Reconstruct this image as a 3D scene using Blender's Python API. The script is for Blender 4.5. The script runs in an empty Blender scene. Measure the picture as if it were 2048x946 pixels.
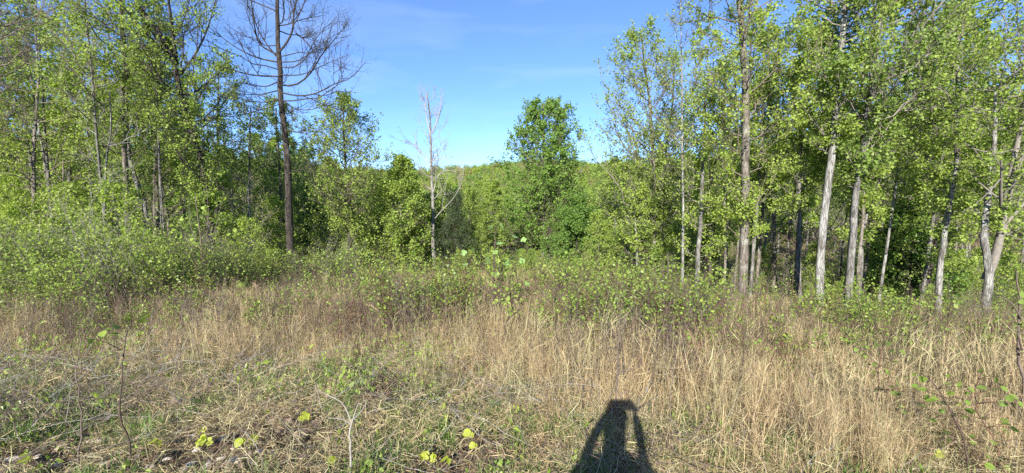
import bpy, math, random
import numpy as np
from mathutils import Vector, Matrix

# ------------------------------------------------------------------ camera, sky, sun
S = bpy.context.scene
COL = S.collection
PI = math.pi
EYE = 1.6
PITCH = math.radians(5.84)
F = 860.0                                   # focal length in pixels of a 2048 px wide frame
cd = bpy.data.cameras.new('camera'); cam = bpy.data.objects.new('camera', cd); COL.objects.link(cam)
cam.location = (0, 0, EYE); cam.rotation_euler = (PI/2 - PITCH, 0, 0)
cd.sensor_width = 36; cd.lens = 36*F/2048; cd.clip_start = 0.02; cd.clip_end = 5000
S.camera = cam
SUN_EL = math.radians(26); SUN_AZ = math.radians(180+14.5)     # azimuth clockwise from +Y: behind the camera, to the left
sdir = Vector((math.sin(SUN_AZ)*math.cos(SUN_EL), math.cos(SUN_AZ)*math.cos(SUN_EL), math.sin(SUN_EL)))
W = bpy.data.worlds.new('World'); S.world = W; W.use_nodes = True
nt = W.node_tree; nt.nodes.clear()
wo = nt.nodes.new('ShaderNodeOutputWorld'); bg = nt.nodes.new('ShaderNodeBackground')
sky = nt.nodes.new('ShaderNodeTexSky'); sky.sky_type = 'NISHITA'; sky.sun_disc = False
sky.sun_elevation = SUN_EL; sky.sun_rotation = SUN_AZ; sky.air_density = 1.0; sky.dust_density = 0.0; sky.ozone_density = 3.5; sky.altitude = 1800
bg.inputs['Strength'].default_value = 0.088
# thin high cirrus, part of the sky itself
tc = nt.nodes.new('ShaderNodeTexCoord'); mp = nt.nodes.new('ShaderNodeMapping')
mp.inputs['Scale'].default_value = (1.6, 1.2, 9.0); mp.inputs['Rotation'].default_value = (0.05, 0.18, 0.3)
nz = nt.nodes.new('ShaderNodeTexNoise'); nz.inputs['Scale'].default_value = 1.7; nz.inputs['Detail'].default_value = 7; nz.inputs['Roughness'].default_value = .55; nz.inputs['Distortion'].default_value = .6
cr = nt.nodes.new('ShaderNodeValToRGB'); cr.color_ramp.elements[0].position = .50; cr.color_ramp.elements[1].position = .85
cr.color_ramp.elements[1].color = (.18, .18, .18, 1)
mx = nt.nodes.new('ShaderNodeMixRGB'); mx.inputs[2].default_value = (5.2, 6.1, 7.4, 1)
tint = nt.nodes.new('ShaderNodeMixRGB'); tint.blend_type = 'MULTIPLY'; tint.inputs[0].default_value = 1; tint.inputs[2].default_value = (0.97, 0.97, 1.2, 1)
L = nt.links.new
L(tc.outputs['Generated'], mp.inputs[0]); L(mp.outputs[0], nz.inputs[0]); L(nz.outputs[0], cr.inputs[0])
sx = nt.nodes.new('ShaderNodeSeparateXYZ'); L(tc.outputs['Generated'], sx.inputs[0])
hr = nt.nodes.new('ShaderNodeValToRGB'); hr.color_ramp.elements[0].color = (.60, .74, 1.0, 1); hr.color_ramp.elements[1].position = .42; hr.color_ramp.elements[1].color = (.86, .97, 1.2, 1)
L(sx.outputs[2], hr.inputs[0]); L(hr.outputs[0], tint.inputs[2])
L(sky.outputs[0], tint.inputs[1]); L(tint.outputs[0], mx.inputs[1]); L(cr.outputs[0], mx.inputs[0]); L(mx.outputs[0], bg.inputs[0]); L(bg.outputs[0], wo.inputs[0])
sd = bpy.data.lights.new('sun', 'SUN'); sun = bpy.data.objects.new('sun', sd); COL.objects.link(sun)
sd.energy = 5.0; sd.angle = math.radians(.5); sd.color = (1.0, .95, .86)
sun.location = (-20, -40, 40); sun.rotation_euler = sdir.to_track_quat('Z', 'Y').to_euler()
S.view_settings.view_transform = 'Standard'; S.view_settings.look = 'None'; S.view_settings.gamma = 1
S.view_settings.exposure = 1.3
S.cycles.max_bounces = 8; S.cycles.diffuse_bounces = 5; S.cycles.glossy_bounces = 2; S.cycles.transmission_bounces = 4
S.cycles.use_denoising = False; S.cycles.denoiser = 'OPENIMAGEDENOISE'
rng = np.random.default_rng(7)

# ------------------------------------------------------------------ terrain and projection
def sm(t):
    t = np.clip(t, 0, 1); return t*t*(3-2*t)
PY = [-60, -6, 0, 2.3, 3, 4.3, 5.5, 8, 10.5, 13, 18, 24, 32, 45, 60, 90, 130, 170, 230, 300, 360, 450, 700, 4000]
PZ = [0.3, 0, 0, 0, -.08, -.27, -.45, -.85, -1.25, -1.65, -2.3, -3.0, -3.8, -5.2, -7.2, -10, -11, -9, -1, 11, 13, 8, -10, -20]
def G(x, y):
    x = np.asarray(x, float); y = np.asarray(y, float)
    z = np.interp(y, PY, PZ)
    f = sm((y-3)/6)*(1-sm((y-60)/60))
    z = z - f*.085*np.clip(x-1.5, 0, 12) + f*.02*np.clip(-x-4, 0, 10)
    q = x/np.maximum(y, 8)
    z = z + 34*sm((y-38)/110)*sm((q-.22)/.75)*(1-sm((y-260)/300)) + 20*sm((y-45)/110)*sm((-q-.3)/.7)*(1-sm((y-260)/300))
    z = z + sm((y-120)/150)*(3.0*np.sin(x*.011+1.0)+2.0*np.sin(x*.031+.4))*(1-sm((y-500)/300))
    z = z + .04*np.sin(x*1.7+y*.9)*np.cos(y*1.3-x*.6) + .02*np.sin(x*4.1)*np.sin(y*3.7+1)
    return z
CT, ST = math.cos(PITCH), math.sin(PITCH)
def at(px, py, d):                             # point at forward distance d that the photograph shows at pixel (px, py)
    u = (px-1024)/F; v = -(py-473)/F
    dy = CT + v*ST; dz = -ST + v*CT
    t = d/dy
    return np.array([u*t, d, EYE + dz*t])
def atg(px, py):                               # ground point under a pixel
    d = np.concatenate([np.linspace(1.2, 12, 900), np.linspace(12.05, 60, 900)])
    u = (px-1024)/F; v = -(py-473)/F; dy = CT+v*ST; dz = -ST+v*CT
    t = d/dy; x = u*t; z = EYE+dz*t; below = z < G(x, d)
    i = int(np.argmax(below)) if below.any() else len(d)-1
    return np.array([x[i], d[i], float(G(x[i], d[i]))])
def pxof(x, y): return 1024 + F*x/max(y*CT, .1)*1.0

# ------------------------------------------------------------------ materials
def mat(name):
    m = bpy.data.materials.new(name); m.use_nodes = True
    n = m.node_tree; n.nodes.clear()
    return m, n, n.nodes.new, n.links.new
def ramp(node, stops):
    r = node.color_ramp
    while len(r.elements) > 1: r.elements.remove(r.elements[0])
    r.elements[0].position = stops[0][0]; r.elements[0].color = (*stops[0][1], 1)
    for p, c in stops[1:]:
        e = r.elements.new(p); e.color = (*c, 1)
def leafmat(name, cols, trans=.4, rough=.5, spec=.3, patch=0.0, patchcol=None):
    m, n, N, K = mat(name)
    g = N('ShaderNodeNewGeometry'); oi = N('ShaderNodeObjectInfo')
    a = N('ShaderNodeMath'); a.operation = 'MULTIPLY_ADD'; a.inputs[1].default_value = .8; 
    b = N('ShaderNodeMath'); b.operation = 'MULTIPLY'; b.inputs[1].default_value = .2
    K(oi.outputs['Random'], b.inputs[0]); K(g.outputs['Random Per Island'], a.inputs[0]); K(b.outputs[0], a.inputs[2])
    r = N('ShaderNodeValToRGB'); k = len(cols); ramp(r, [(i/(k-1), c) for i, c in enumerate(cols)]); K(a.outputs[0], r.inputs[0])
    p = N('ShaderNodeBsdfPrincipled'); p.inputs['Roughness'].default_value = rough; p.inputs['Specular IOR Level'].default_value = spec
    t = N('ShaderNodeBsdfTranslucent'); mxs = N('ShaderNodeMixShader'); mxs.inputs[0].default_value = trans
    hs = N('ShaderNodeHueSaturation'); hs.inputs['Saturation'].default_value = 1.1; hs.inputs['Value'].default_value = 1.15
    K(r.outputs[0], p.inputs['Base Color']); K(r.outputs[0], hs.inputs['Color']); K(hs.outputs[0], t.inputs[0])
    K(p.outputs[0], mxs.inputs[1]); K(t.outputs[0], mxs.inputs[2])
    o = N('ShaderNodeOutputMaterial'); K(mxs.outputs[0], o.inputs[0])
    return m
def barkmat(name, c0, c1, c2, lichen=None, scale=6, lic=.62):
    m, n, N, K = mat(name)
    t = N('ShaderNodeTexCoord'); mpn = N('ShaderNodeMapping'); mpn.inputs['Scale'].default_value = (3.2, 3.2, .55)
    K(t.outputs['Object'], mpn.inputs[0])
    v = N('ShaderNodeTexVoronoi'); v.inputs['Scale'].default_value = scale*1.5; v.feature = 'DISTANCE_TO_EDGE'; K(mpn.outputs[0], v.inputs[0])
    a = N('ShaderNodeTexNoise'); a.inputs['Scale'].default_value = scale; a.inputs['Detail'].default_value = 8; K(mpn.outputs[0], a.inputs[0])
    r = N('ShaderNodeValToRGB'); ramp(r, [(.3, c0), (.5, c1), (.7, c2)]); K(a.outputs[0], r.inputs[0])
    b = N('ShaderNodeTexNoise'); b.inputs['Scale'].default_value = 1.6; b.inputs['Detail'].default_value = 5; K(t.outputs['Object'], b.inputs[0])
    rb = N('ShaderNodeValToRGB'); ramp(rb, [(lic-.06, (0, 0, 0)), (lic+.04, (1, 1, 1))]); K(b.outputs[0], rb.inputs[0])
    mm = N('ShaderNodeMixRGB'); mm.inputs[2].default_value = (*(lichen or c2), 1); K(rb.outputs[0], mm.inputs[0]); K(r.outputs[0], mm.inputs[1])
    rc = N('ShaderNodeValToRGB'); ramp(rc, [(.0, (.22, .2, .18)), (.05, (.6, .58, .55)), (.13, (1, 1, 1))]); K(v.outputs[0], rc.inputs[0])
    m2 = N('ShaderNodeMixRGB'); m2.blend_type = 'MULTIPLY'; m2.inputs[0].default_value = .8; K(mm.outputs[0], m2.inputs[1]); K(rc.outputs[0], m2.inputs[2])
    p = N('ShaderNodeBsdfPrincipled'); p.inputs['Roughness'].default_value = .9; p.inputs['Specular IOR Level'].default_value = .15
    bu = N('ShaderNodeBump'); bu.inputs['Strength'].default_value = .9; bu.inputs['Distance'].default_value = .03; K(m2.outputs[0], bu.inputs['Height']); K(bu.outputs[0], p.inputs['Normal'])
    K(m2.outputs[0], p.inputs['Base Color']); o = N('ShaderNodeOutputMaterial'); K(p.outputs[0], o.inputs[0])
    return m
def plain(name, c, rough=.8, var=.25):
    m, n, N, K = mat(name)
    t = N('ShaderNodeTexCoord'); a = N('ShaderNodeTexNoise'); a.inputs['Scale'].default_value = 14; a.inputs['Detail'].default_value = 6; K(t.outputs['Object'], a.inputs[0])
    r = N('ShaderNodeValToRGB'); ramp(r, [(.3, tuple(x*(1-var) for x in c)), (.7, tuple(min(1, x*(1+var)) for x in c))]); K(a.outputs[0], r.inputs[0])
    p = N('ShaderNodeBsdfPrincipled'); p.inputs['Roughness'].default_value = rough; K(r.outputs[0], p.inputs['Base Color'])
    o = N('ShaderNodeOutputMaterial'); K(p.outputs[0], o.inputs[0]); return m

M = {}
M['leaf_fresh'] = leafmat('leaf_fresh', [(.19, .28, .05), (.27, .37, .065), (.36, .45, .10), (.23, .33, .06)], .5)
M['leaf_lime'] = leafmat('leaf_lime', [(.25, .36, .055), (.33, .44, .07), (.41, .49, .11), (.23, .35, .06)], .52)
M['leaf_mid'] = leafmat('leaf_mid', [(.14, .23, .045), (.21, .31, .06), (.29, .38, .09), (.17, .26, .055)], .48)
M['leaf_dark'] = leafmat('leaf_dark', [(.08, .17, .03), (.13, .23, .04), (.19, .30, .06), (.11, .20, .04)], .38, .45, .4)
M['leaf_round'] = leafmat('leaf_round', [(.11, .21, .035), (.16, .28, .045), (.23, .35, .07), (.14, .24, .04)], .45)
M['leaf_bud'] = leafmat('leaf_bud', [(.24, .21, .09), (.26, .27, .06), (.30, .24, .10), (.20, .25, .05)], .4)
M['leaf_cedar'] = leafmat('leaf_cedar', [(.03, .06, .022), (.05, .085, .03), (.07, .10, .04), (.06, .065, .04)], .15, .7)
M['leaf_briar'] = leafmat('leaf_briar', [(.11, .19, .035), (.18, .27, .045), (.28, .36, .06), (.14, .22, .04)], .38, .4, .4)
M['leaf_tulip'] = leafmat('leaf_tulip', [(.22, .37, .10), (.28, .43, .13), (.20, .34, .08)], .35, .4, .5)
M['leaf_seedling'] = leafmat('leaf_seedling', [(.28, .38, .035), (.38, .45, .045), (.36, .36, .06), (.24, .34, .04)], .45, .5, .3)
M['straw'] = leafmat('straw', [(.17, .12, .065), (.36, .265, .14), (.54, .43, .245), (.41, .30, .16), (.26, .19, .105)], .25, .6, .3)
M['straw_red'] = leafmat('straw_red', [(.18, .125, .075), (.37, .27, .155), (.52, .40, .25), (.42, .31, .175)], .25, .6, .3)
M['straw_pale'] = leafmat('straw_pale', [(.20, .17, .085), (.37, .32, .17), (.54, .48, .28), (.29, .31, .11)], .25, .6, .3)
M['grass_green'] = leafmat('grass_green', [(.06, .13, .03), (.12, .22, .05), (.19, .29, .06), (.09, .18, .06)], .35, .45, .4)
M['litter'] = leafmat('litter', [(.07, .045, .032), (.13, .09, .07), (.20, .145, .11), (.16, .12, .10), (.29, .23, .17)], .1, .7, .2)
M['twig'] = plain('twig', (.12, .09, .07), .85, .35)
M['stem_dark'] = plain('stem_dark', (.065, .04, .03), .8, .3)
M['stem_red'] = plain('stem_red', (.12, .06, .04), .75, .3)
M['stem_grey'] = plain('stem_grey', (.27, .25, .22), .85, .3)
M['stem_green'] = plain('stem_green', (.14, .16, .05), .7, .3)
M['branch'] = plain('branch', (.13, .105, .08), .9, .35)
M['branch_grey'] = plain('branch_grey', (.17, .15, .125), .9, .3)
M['branch_pale'] = plain('branch_pale', (.27, .25, .23), .9, .25)
M['branch_dark'] = plain('branch_dark', (.04, .032, .027), .9, .3)
M['bark_grey'] = barkmat('bark_grey', (.06, .053, .044), (.155, .148, .135), (.25, .24, .222), (.29, .29, .25), 5)
M['bark_pale'] = barkmat('bark_pale', (.09, .08, .068), (.23, .225, .205), (.35, .345, .325), (.10, .092, .078), 4, .6)
M['bark_dark'] = barkmat('bark_dark', (.02, .017, .015), (.045, .038, .033), (.09, .08, .07), (.15, .145, .125), 7, .66)
M['bark_mid'] = barkmat('bark_mid', (.07, .06, .048), (.16, .14, .115), (.26, .235, .20), (.30, .30, .25), 6)
M['stone'] = plain('stone', (.45, .39, .31), .9, .35)

def ground_mat():
    m, n, N, K = mat('ground_soil')
    t = N('ShaderNodeTexCoord')
    a = N('ShaderNodeTexNoise'); a.inputs['Scale'].default_value = .5; a.inputs['Detail'].default_value = 10; a.inputs['Roughness'].default_value = .65; K(t.outputs['Object'], a.inputs[0])
    b = N('ShaderNodeTexNoise'); b.inputs['Scale'].default_value = 22; b.inputs['Detail'].default_value = 8; b.inputs['Roughness'].default_value = .7; K(t.outputs['Object'], b.inputs[0])
    r = N('ShaderNodeValToRGB'); ramp(r, [(.25, (.045, .03, .02)), (.45, (.12, .082, .055)), (.6, (.20, .145, .10)), (.75, (.30, .23, .16))]); K(b.outputs[0], r.inputs[0])
    r2 = N('ShaderNodeValToRGB'); ramp(r2, [(.4, (.10, .07, .048)), (.6, (.30, .22, .12))]); K(a.outputs[0], r2.inputs[0])
    mm = N('ShaderNodeMixRGB'); mm.inputs[0].default_value = .4; K(r.outputs[0], mm.inputs[1]); K(r2.outputs[0], mm.inputs[2])
    v = N('ShaderNodeTexVoronoi'); v.inputs['Scale'].default_value = 34; K(t.outputs['Object'], v.inputs[0])
    m3 = N('ShaderNodeMixRGB'); m3.blend_type = 'MULTIPLY'; m3.inputs[0].default_value = .35; K(mm.outputs[0], m3.inputs[1]); K(v.outputs['Color'], m3.inputs[2])
    p = N('ShaderNodeBsdfPrincipled'); p.inputs['Roughness'].default_value = .95; p.inputs['Specular IOR Level'].default_value = .1; K(m3.outputs[0], p.inputs['Base Color'])
    bu = N('ShaderNodeBump'); bu.inputs['Strength'].default_value = .8; bu.inputs['Distance'].default_value = .03; K(b.outputs[0], bu.inputs['Height']); K(bu.outputs[0], p.inputs['Normal'])
    o = N('ShaderNodeOutputMaterial'); K(p.outputs[0], o.inputs[0]); return m
M['ground'] = ground_mat()

# ------------------------------------------------------------------ mesh building
class Geo:
    def __init__(s): s.v = []; s.q = []; s.t = []; s.mq = []; s.mt = []; s.n = 0
    def add(s, V, Q=None, T=None, mi=0):
        V = np.asarray(V, np.float32).reshape(-1, 3); s.v.append(V)
        if Q is not None and len(Q): s.q.append(np.asarray(Q, np.int64)+s.n); s.mq.append(np.full(len(Q), mi))
        if T is not None and len(T): s.t.append(np.asarray(T, np.int64)+s.n); s.mt.append(np.full(len(T), mi))
        s.n += len(V)
    def mesh(s, name, mats, smooth=True, origin=None):
        V = np.concatenate(s.v) if s.v else np.zeros((0, 3), np.float32)
        if origin is not None: V = V - np.asarray(origin, np.float32)
        Q = np.concatenate(s.q) if s.q else np.zeros((0, 4), int); T = np.concatenate(s.t) if s.t else np.zeros((0, 3), int)
        me = bpy.data.meshes.new(name); me.vertices.add(len(V)); me.vertices.foreach_set('co', V.ravel())
        nl = Q.size+T.size; me.loops.add(nl); me.loops.foreach_set('vertex_index', np.concatenate([Q.ravel(), T.ravel()]).astype(np.int32))
        npol = len(Q)+len(T); me.polygons.add(npol)
        me.polygons.foreach_set('loop_start', np.concatenate([np.arange(len(Q))*4, Q.size+np.arange(len(T))*3]).astype(np.int32))
        mi = np.concatenate([np.concatenate(s.mq) if s.mq else np.zeros(0), np.concatenate(s.mt) if s.mt else np.zeros(0)]).astype(np.int32)
        for m in (mats if isinstance(mats, (list, tuple)) else [mats]): me.materials.append(m)
        me.polygons.foreach_set('material_index', mi)
        me.polygons.foreach_set('use_smooth', np.full(npol, smooth))
        me.update(calc_edges=True); return me
def nrm(a): return a/np.maximum(np.linalg.norm(a, axis=-1, keepdims=True), 1e-9)
def tubes(g, P, R, k=5, mi=0, bumpy=0, r=rng):         # P (B,n,3), R (B,n)
    P = np.asarray(P, float); R = np.asarray(R, float); B, n, _ = P.shape
    if B == 0: return
    T = np.empty_like(P); T[:, 1:-1] = P[:, 2:]-P[:, :-2]; T[:, 0] = P[:, 1]-P[:, 0]; T[:, -1] = P[:, -1]-P[:, -2]; T = nrm(T)
    mean = nrm(P[:, -1]-P[:, 0]); ref = np.where(np.abs(mean[:, 2:3]) > .8, np.array([[1., .13, 0]]), np.array([[.1, .05, 1.]]))
    U = nrm(np.cross(T, np.repeat(ref[:, None], n, 1))); Vv = np.cross(T, U)
    a = np.arange(k)*2*PI/k
    RR = R[:, :, None]*np.ones((1, 1, k))
    if bumpy: RR = RR*(1+bumpy*(r.random((B, n, k))-.5)+bumpy*.6*np.sin(a*3+r.random()*6)[None, None])
    X = P[:, :, None]+RR[..., None]*(np.cos(a)[None, None, :, None]*U[:, :, None]+np.sin(a)[None, None, :, None]*Vv[:, :, None])
    i = np.arange(B)[:, None, None]*n*k; j = np.arange(n-1)[None, :, None]*k; c = np.arange(k)[None, None, :]; c2 = (c+1) % k
    Q = np.stack([i+j+c, i+j+c2, i+j+k+c2, i+j+k+c], -1).reshape(-1, 4)
    g.add(X.reshape(-1, 3), Q, mi=mi)
def leaves(g, C, size, r, up=.5, mi=0, narrow=.5, shape='quad'):
    N = len(C)
    if N == 0: return
    size = np.broadcast_to(size, (N,))
    d = nrm(r.normal(size=(N, 3))*[1, 1, .6]+[0, 0, -.15]); nn = nrm(r.normal(size=(N, 3))+np.array([0, 0, up*1.1])); s = nrm(np.cross(d, nn)); nn = np.cross(s, d)
    if shape == 'quad':
        prof = [(0, 0, 0), (.45, 1, .12), (1, 0, -.08), (.45, -1, .12)]
    else:
        prof = [(0, 0, 0), (.12, .75, .1), (.5, 1.05, .16), (.62, .6, .1), (.98, .8, .06), (.86, 0, 0), (.98, -.8, .06), (.62, -.6, .1), (.5, -1.05, .16), (.12, -.75, .1)]
    X = [C+size[:, None]*(p[0]*d+p[1]*narrow*s+p[2]*nn) for p in prof]
    k = len(prof); X = np.stack(X, 1)
    if shape == 'quad': g.add(X.reshape(-1, 3), np.arange(N*4).reshape(N, 4), mi=mi)
    else:
        b = np.arange(N)[:, None]*k; T = [(0, 1, 9), (1, 2, 3), (1, 3, 9), (9, 3, 7), (9, 7, 8), (3, 4, 5), (3, 5, 7), (7, 5, 6)]
        g.add(X.reshape(-1, 3), T=np.concatenate([b+np.array(t)[None] for t in T]), mi=mi)
def ribbons(g, P, Wd, side, mi=0):                      # P (B,n,3), Wd (B,n), side (B,3)
    B, n, _ = P.shape
    A = P-side[:, None]*Wd[..., None]; C = P+side[:, None]*Wd[..., None]
    X = np.stack([A, C], 2).reshape(-1, 3)
    i = np.arange(B)[:, None]*n*2; j = np.arange(n-1)[None]*2
    g.add(X, np.stack([i+j, i+j+1, i+j+3, i+j+2], -1).reshape(-1, 4), mi=mi)
def ob(name, me, parent=None, loc=None, kind=None, label=None, cat=None, group=None):
    o = bpy.data.objects.new(name, me); COL.objects.link(o)
    if parent is not None: o.parent = parent
    if loc is not None: o.location = [float(c) for c in loc]
    if kind: o['kind'] = kind
    if label: o['label'] = label
    if cat: o['category'] = cat
    if group: o['group'] = group
    return o
def thing(name, loc, label, cat, group=None): return ob(name, None, None, loc, None, label, cat, group)
def copy_thing(src, loc, rz, sc, label, group):
    c = src.copy(); COL.objects.link(c); c.location = [float(v) for v in loc]; c.rotation_euler = (0, 0, rz); c.scale = sc
    c['label'] = label
    if group: c['group'] = group
    for ch in src.children:
        d = ch.copy(); COL.objects.link(d); d.parent = c
    return c

# ------------------------------------------------------------------ ground
def build_ground():
    rad = np.concatenate([[0], np.geomspace(.6, 3800, 230)]); na = 300
    aa = np.arange(na)*2*PI/na
    X = rad[:, None]*np.sin(aa); Y = rad[:, None]*np.cos(aa); Z = G(X, Y)
    Z += .025*rng.normal(size=Z.shape)*sm(rad/2)[:, None]
    V = np.stack([X, Y, Z], -1).reshape(-1, 3); n = len(rad)
    i = np.arange(n-1)[:, None]*na; j = np.arange(na)[None]; j2 = (j+1) % na
    g = Geo(); g.add(V, np.stack([i+j, i+na+j, i+na+j2, i+j2], -1).reshape(-1, 4)[:, ::-1])
    ob('ground', g.mesh('ground', M['ground']), kind='structure')
build_ground()

# ------------------------------------------------------------------ trees
def smooth_path(P, n):
    P = np.asarray(P, float); m = len(P)
    d = np.concatenate([[0], np.cumsum(np.linalg.norm(np.diff(P, axis=0), axis=1))]); s = np.linspace(0, d[-1], n)
    if m < 3: return np.stack([np.interp(s, d, P[:, c]) for c in range(3)], 1)
    T = np.gradient(P, d, axis=0)
    i = np.clip(np.searchsorted(d, s, 'right')-1, 0, m-2); h = (d[i+1]-d[i])[:, None]; t = ((s-d[i])[:, None])/h
    return (2*t**3-3*t**2+1)*P[i]+(t**3-2*t**2+t)*h*T[i]+(-2*t**3+3*t**2)*P[i+1]+(t**3-t**2)*h*T[i+1]
def wob(r, B, n, amp):                                  # smooth random walk (B,n,3), zero at the start
    w = np.cumsum(r.normal(size=(B, n, 3)), 1); w = w-w[:, :1]
    return w*np.asarray(amp).reshape(-1, 1, 1)/math.sqrt(n)
def sub(r, P, Rr, m, lenf, smin, n, spread, upb, rf, rmin, k_amp=.06, smax=1.0):
    B, k, _ = P.shape; s = r.uniform(smin, smax, (B, m))
    idx = s*(k-1); i0 = np.clip(idx.astype(int), 0, k-2); f = (idx-i0)[..., None]; b = np.arange(B)[:, None]
    st = P[b, i0]*(1-f)+P[b, i0+1]*f; tg = nrm(P[b, i0+1]-P[b, i0]); rr = Rr[b, i0]*(1-f[..., 0])+Rr[b, i0+1]*f[..., 0]
    Ln = np.linalg.norm(np.diff(P, axis=1), axis=2).sum(1)[:, None]
    d = nrm(tg*(1-spread*.4)+spread*nrm(r.normal(size=(B, m, 3)))+np.array([0, 0, upb])); ln = lenf(r, Ln*np.ones((B, m)), s)
    st = st.reshape(-1, 3); d = d.reshape(-1, 3); ln = ln.reshape(-1); t = np.linspace(0, 1, n)[None, :, None]
    Q = st[:, None]+d[:, None]*ln[:, None, None]*t+wob(r, len(st), n, ln*k_amp)+np.array([0, 0, 1.])*(ln[:, None, None]*t*t*.18*np.sign(upb+.01))
    R0 = np.minimum(rr.reshape(-1)*rf, ln*.02+rmin); RR = R0[:, None]*np.linspace(1, .35, n)[None]+rmin*.4
    return Q, RR
LD = 3.0; LS = .75
def make_tree(r, trunk, r0, r1, crown, nl, rise=.7, m2=7, m3=4, leaf=.1, nleaf=4, twiglen=1.0, split=False, root=None, name='tree',
              mb=None, mbr=None, ml=None, manual=(), m4=0, kside=10, limbfrac=1.0, gap=.12, jit=.06, leafup=.5, limbr=1.0, narrow=.5, droop=0, clust=1.0, twigr=1.0):
    """trunk: (n,3) local points. crown: function(z, az)->radius ; returns parts under root"""
    TP = smooth_path(trunk, 26); TP[1:] += wob(r, 1, 25, [r0*.5])[0]
    z0, zt = TP[0, 2], TP[-1, 2]; h = zt-z0
    tt = np.linspace(0, 1, 26); TR = r0*(1-tt)+r1*tt; TR = TR*(1+.38*np.exp(-tt*h/.25)); TR[0] *= 1.1
    def ax(z):
        return np.stack([np.interp(z, TP[:, 2], TP[:, c]) for c in range(3)], -1)
    def rad(z): return np.interp(z, TP[:, 2], TR)
    g = Geo(); tubes(g, TP[None], TR[None], kside, bumpy=.2, r=r)
    if nl:
        zlo, zhi, fn = crown
        u = (np.arange(nl)+r.random(nl))/nl; z = zlo+(zhi-zlo)*u**.9
        az = np.arange(nl)*2.4+r.normal(size=nl)*.4
        w = np.array([fn(z[i], az[i]) for i in range(nl)])*r.uniform(.7, 1.08, nl)
        w = np.maximum(w, .25)
        dirs = np.stack([np.cos(az), np.sin(az), 0*az], -1)
        tip = ax(np.minimum(z, zt)); tip[:, 2] = z; tip = tip+w[:, None]*dirs
        zb = np.clip(z-w*rise*r.uniform(.7, 1.25, nl), max(z0+.5, zlo-(zhi-zlo)*.25), zt-.05)
        base = ax(zb); n = 9; s = np.linspace(0, 1, n)[None, :, None]
        Pl = base[:, None]*1.0; Lh = (tip-base)
        Lp = Pl+Lh[:, None]*np.concatenate([s**.85, s**.85, s**(1.35 if rise > 0 else .8)], -1)
        ln = np.linalg.norm(Lh, axis=1); Lp = Lp+wob(r, nl, n, ln*.07)
        rb = np.minimum(rad(zb)*.5, (.005+.0075*ln)*limbr); Rl = rb[:, None]*np.linspace(1, .18, n)[None]+.002
    else:
        Lp = np.zeros((0, 9, 3)); Rl = np.zeros((0, 9)); ln = np.zeros(0)
    if len(manual):
        mp_ = [(smooth_path(p, 12), ra) for p, ra in manual]
    else: mp_ = []
    gl = Geo(); parts = []
    def limb(P, R, rr, m2, m3, m4):
        gg = Geo(); tubes(gg, P, R, 6, bumpy=.1, r=rr)
        Q2, R2 = sub(rr, P, R, m2, lambda q, L, s: L*q.uniform(.2, .5, L.shape)*(1.15-.65*s)+.15*twiglen, .18, 6, .75, .25-droop, .6, .004*twigr)
        tubes(gg, Q2, R2, 4, r=rr)
        Q3, R3 = sub(rr, Q2, R2, m3, lambda q, L, s: np.maximum(L*q.uniform(.25, .55, L.shape), .14)*twiglen, .25, 4, .9, .2-droop, .7, .0028*twigr)
        tubes(gg, Q3, R3, 3, r=rr)
        Ql = Q3
        if m4:
            Q4, R4 = sub(rr, Q3, R3, m4, lambda q, L, s: np.maximum(L*q.uniform(.3, .6, L.shape), .10)*twiglen, .25, 3, .9, .2-droop, .7, .0022*twigr)
            tubes(gg, Q4, R4, 3, r=rr); Ql = Q4
        if nleaf:
            keep = rr.random(len(Ql)) > gap; C = Ql[keep]
            ends = P[:, -3:].reshape(-1, 3)
            k = C.shape[1]; nl_ = nleaf if leaf < .05 else int(round(nleaf*LD)); idx = rr.integers(1, k, (len(C), nl_))
            X = C[np.arange(len(C))[:, None], idx].reshape(-1, 3)
            X = X+rr.normal(size=X.shape)*jit*clust
            leaves(gl, X, leaf*(1 if leaf < .05 else LS)*rr.uniform(.4, 1.45, len(X)), rr, leafup, narrow=narrow)
        return gg
    if split:
        for i in range(len(Lp)):
            parts.append(limb(Lp[i:i+1], Rl[i:i+1], r, m2, m3, m4))
        for P, ra in mp_:
            parts.append(limb(P[None], (ra*np.linspace(1, .2, 12)+.003)[None], r, int(m2*1.25), m3, m4))
    else:
        if len(Lp): gg = limb(Lp, Rl, r, m2, m3, m4); g.v += [v for v in gg.v]; g.q += [q+g.n for q in gg.q]; g.mq += [np.ones(len(q)) for q in gg.q]; g.n += gg.n
    ob('trunk', g.mesh(name+'_trunk', [mb, mbr]), root)
    for p in parts: ob('branch', p.mesh(name+'_branch', mbr), root)
    if nleaf: ob('crown', gl.mesh(name+'_crown', ml, smooth=False), root, kind='stuff')

def crown_px(tab, d, axfn):
    """tab rows: (py, halfwidth_px_left, halfwidth_px_right)"""
    z = [at(1024, t[0], d)[2] for t in tab]; o = np.argsort(z)
    zz = np.array(z)[o]; l = np.array([t[1] for t in tab])[o]*d/F; rr = np.array([t[2] for t in tab])[o]*d/F
    def fn(zv, az):
        c = math.cos(az); a = np.interp(zv, zz, l); b = np.interp(zv, zz, rr)
        side = b if c > 0 else a; mean = (a+b)/2
        return abs(c)*side+(1-abs(c))*mean
    return zz[0], zz[-1], fn

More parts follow.
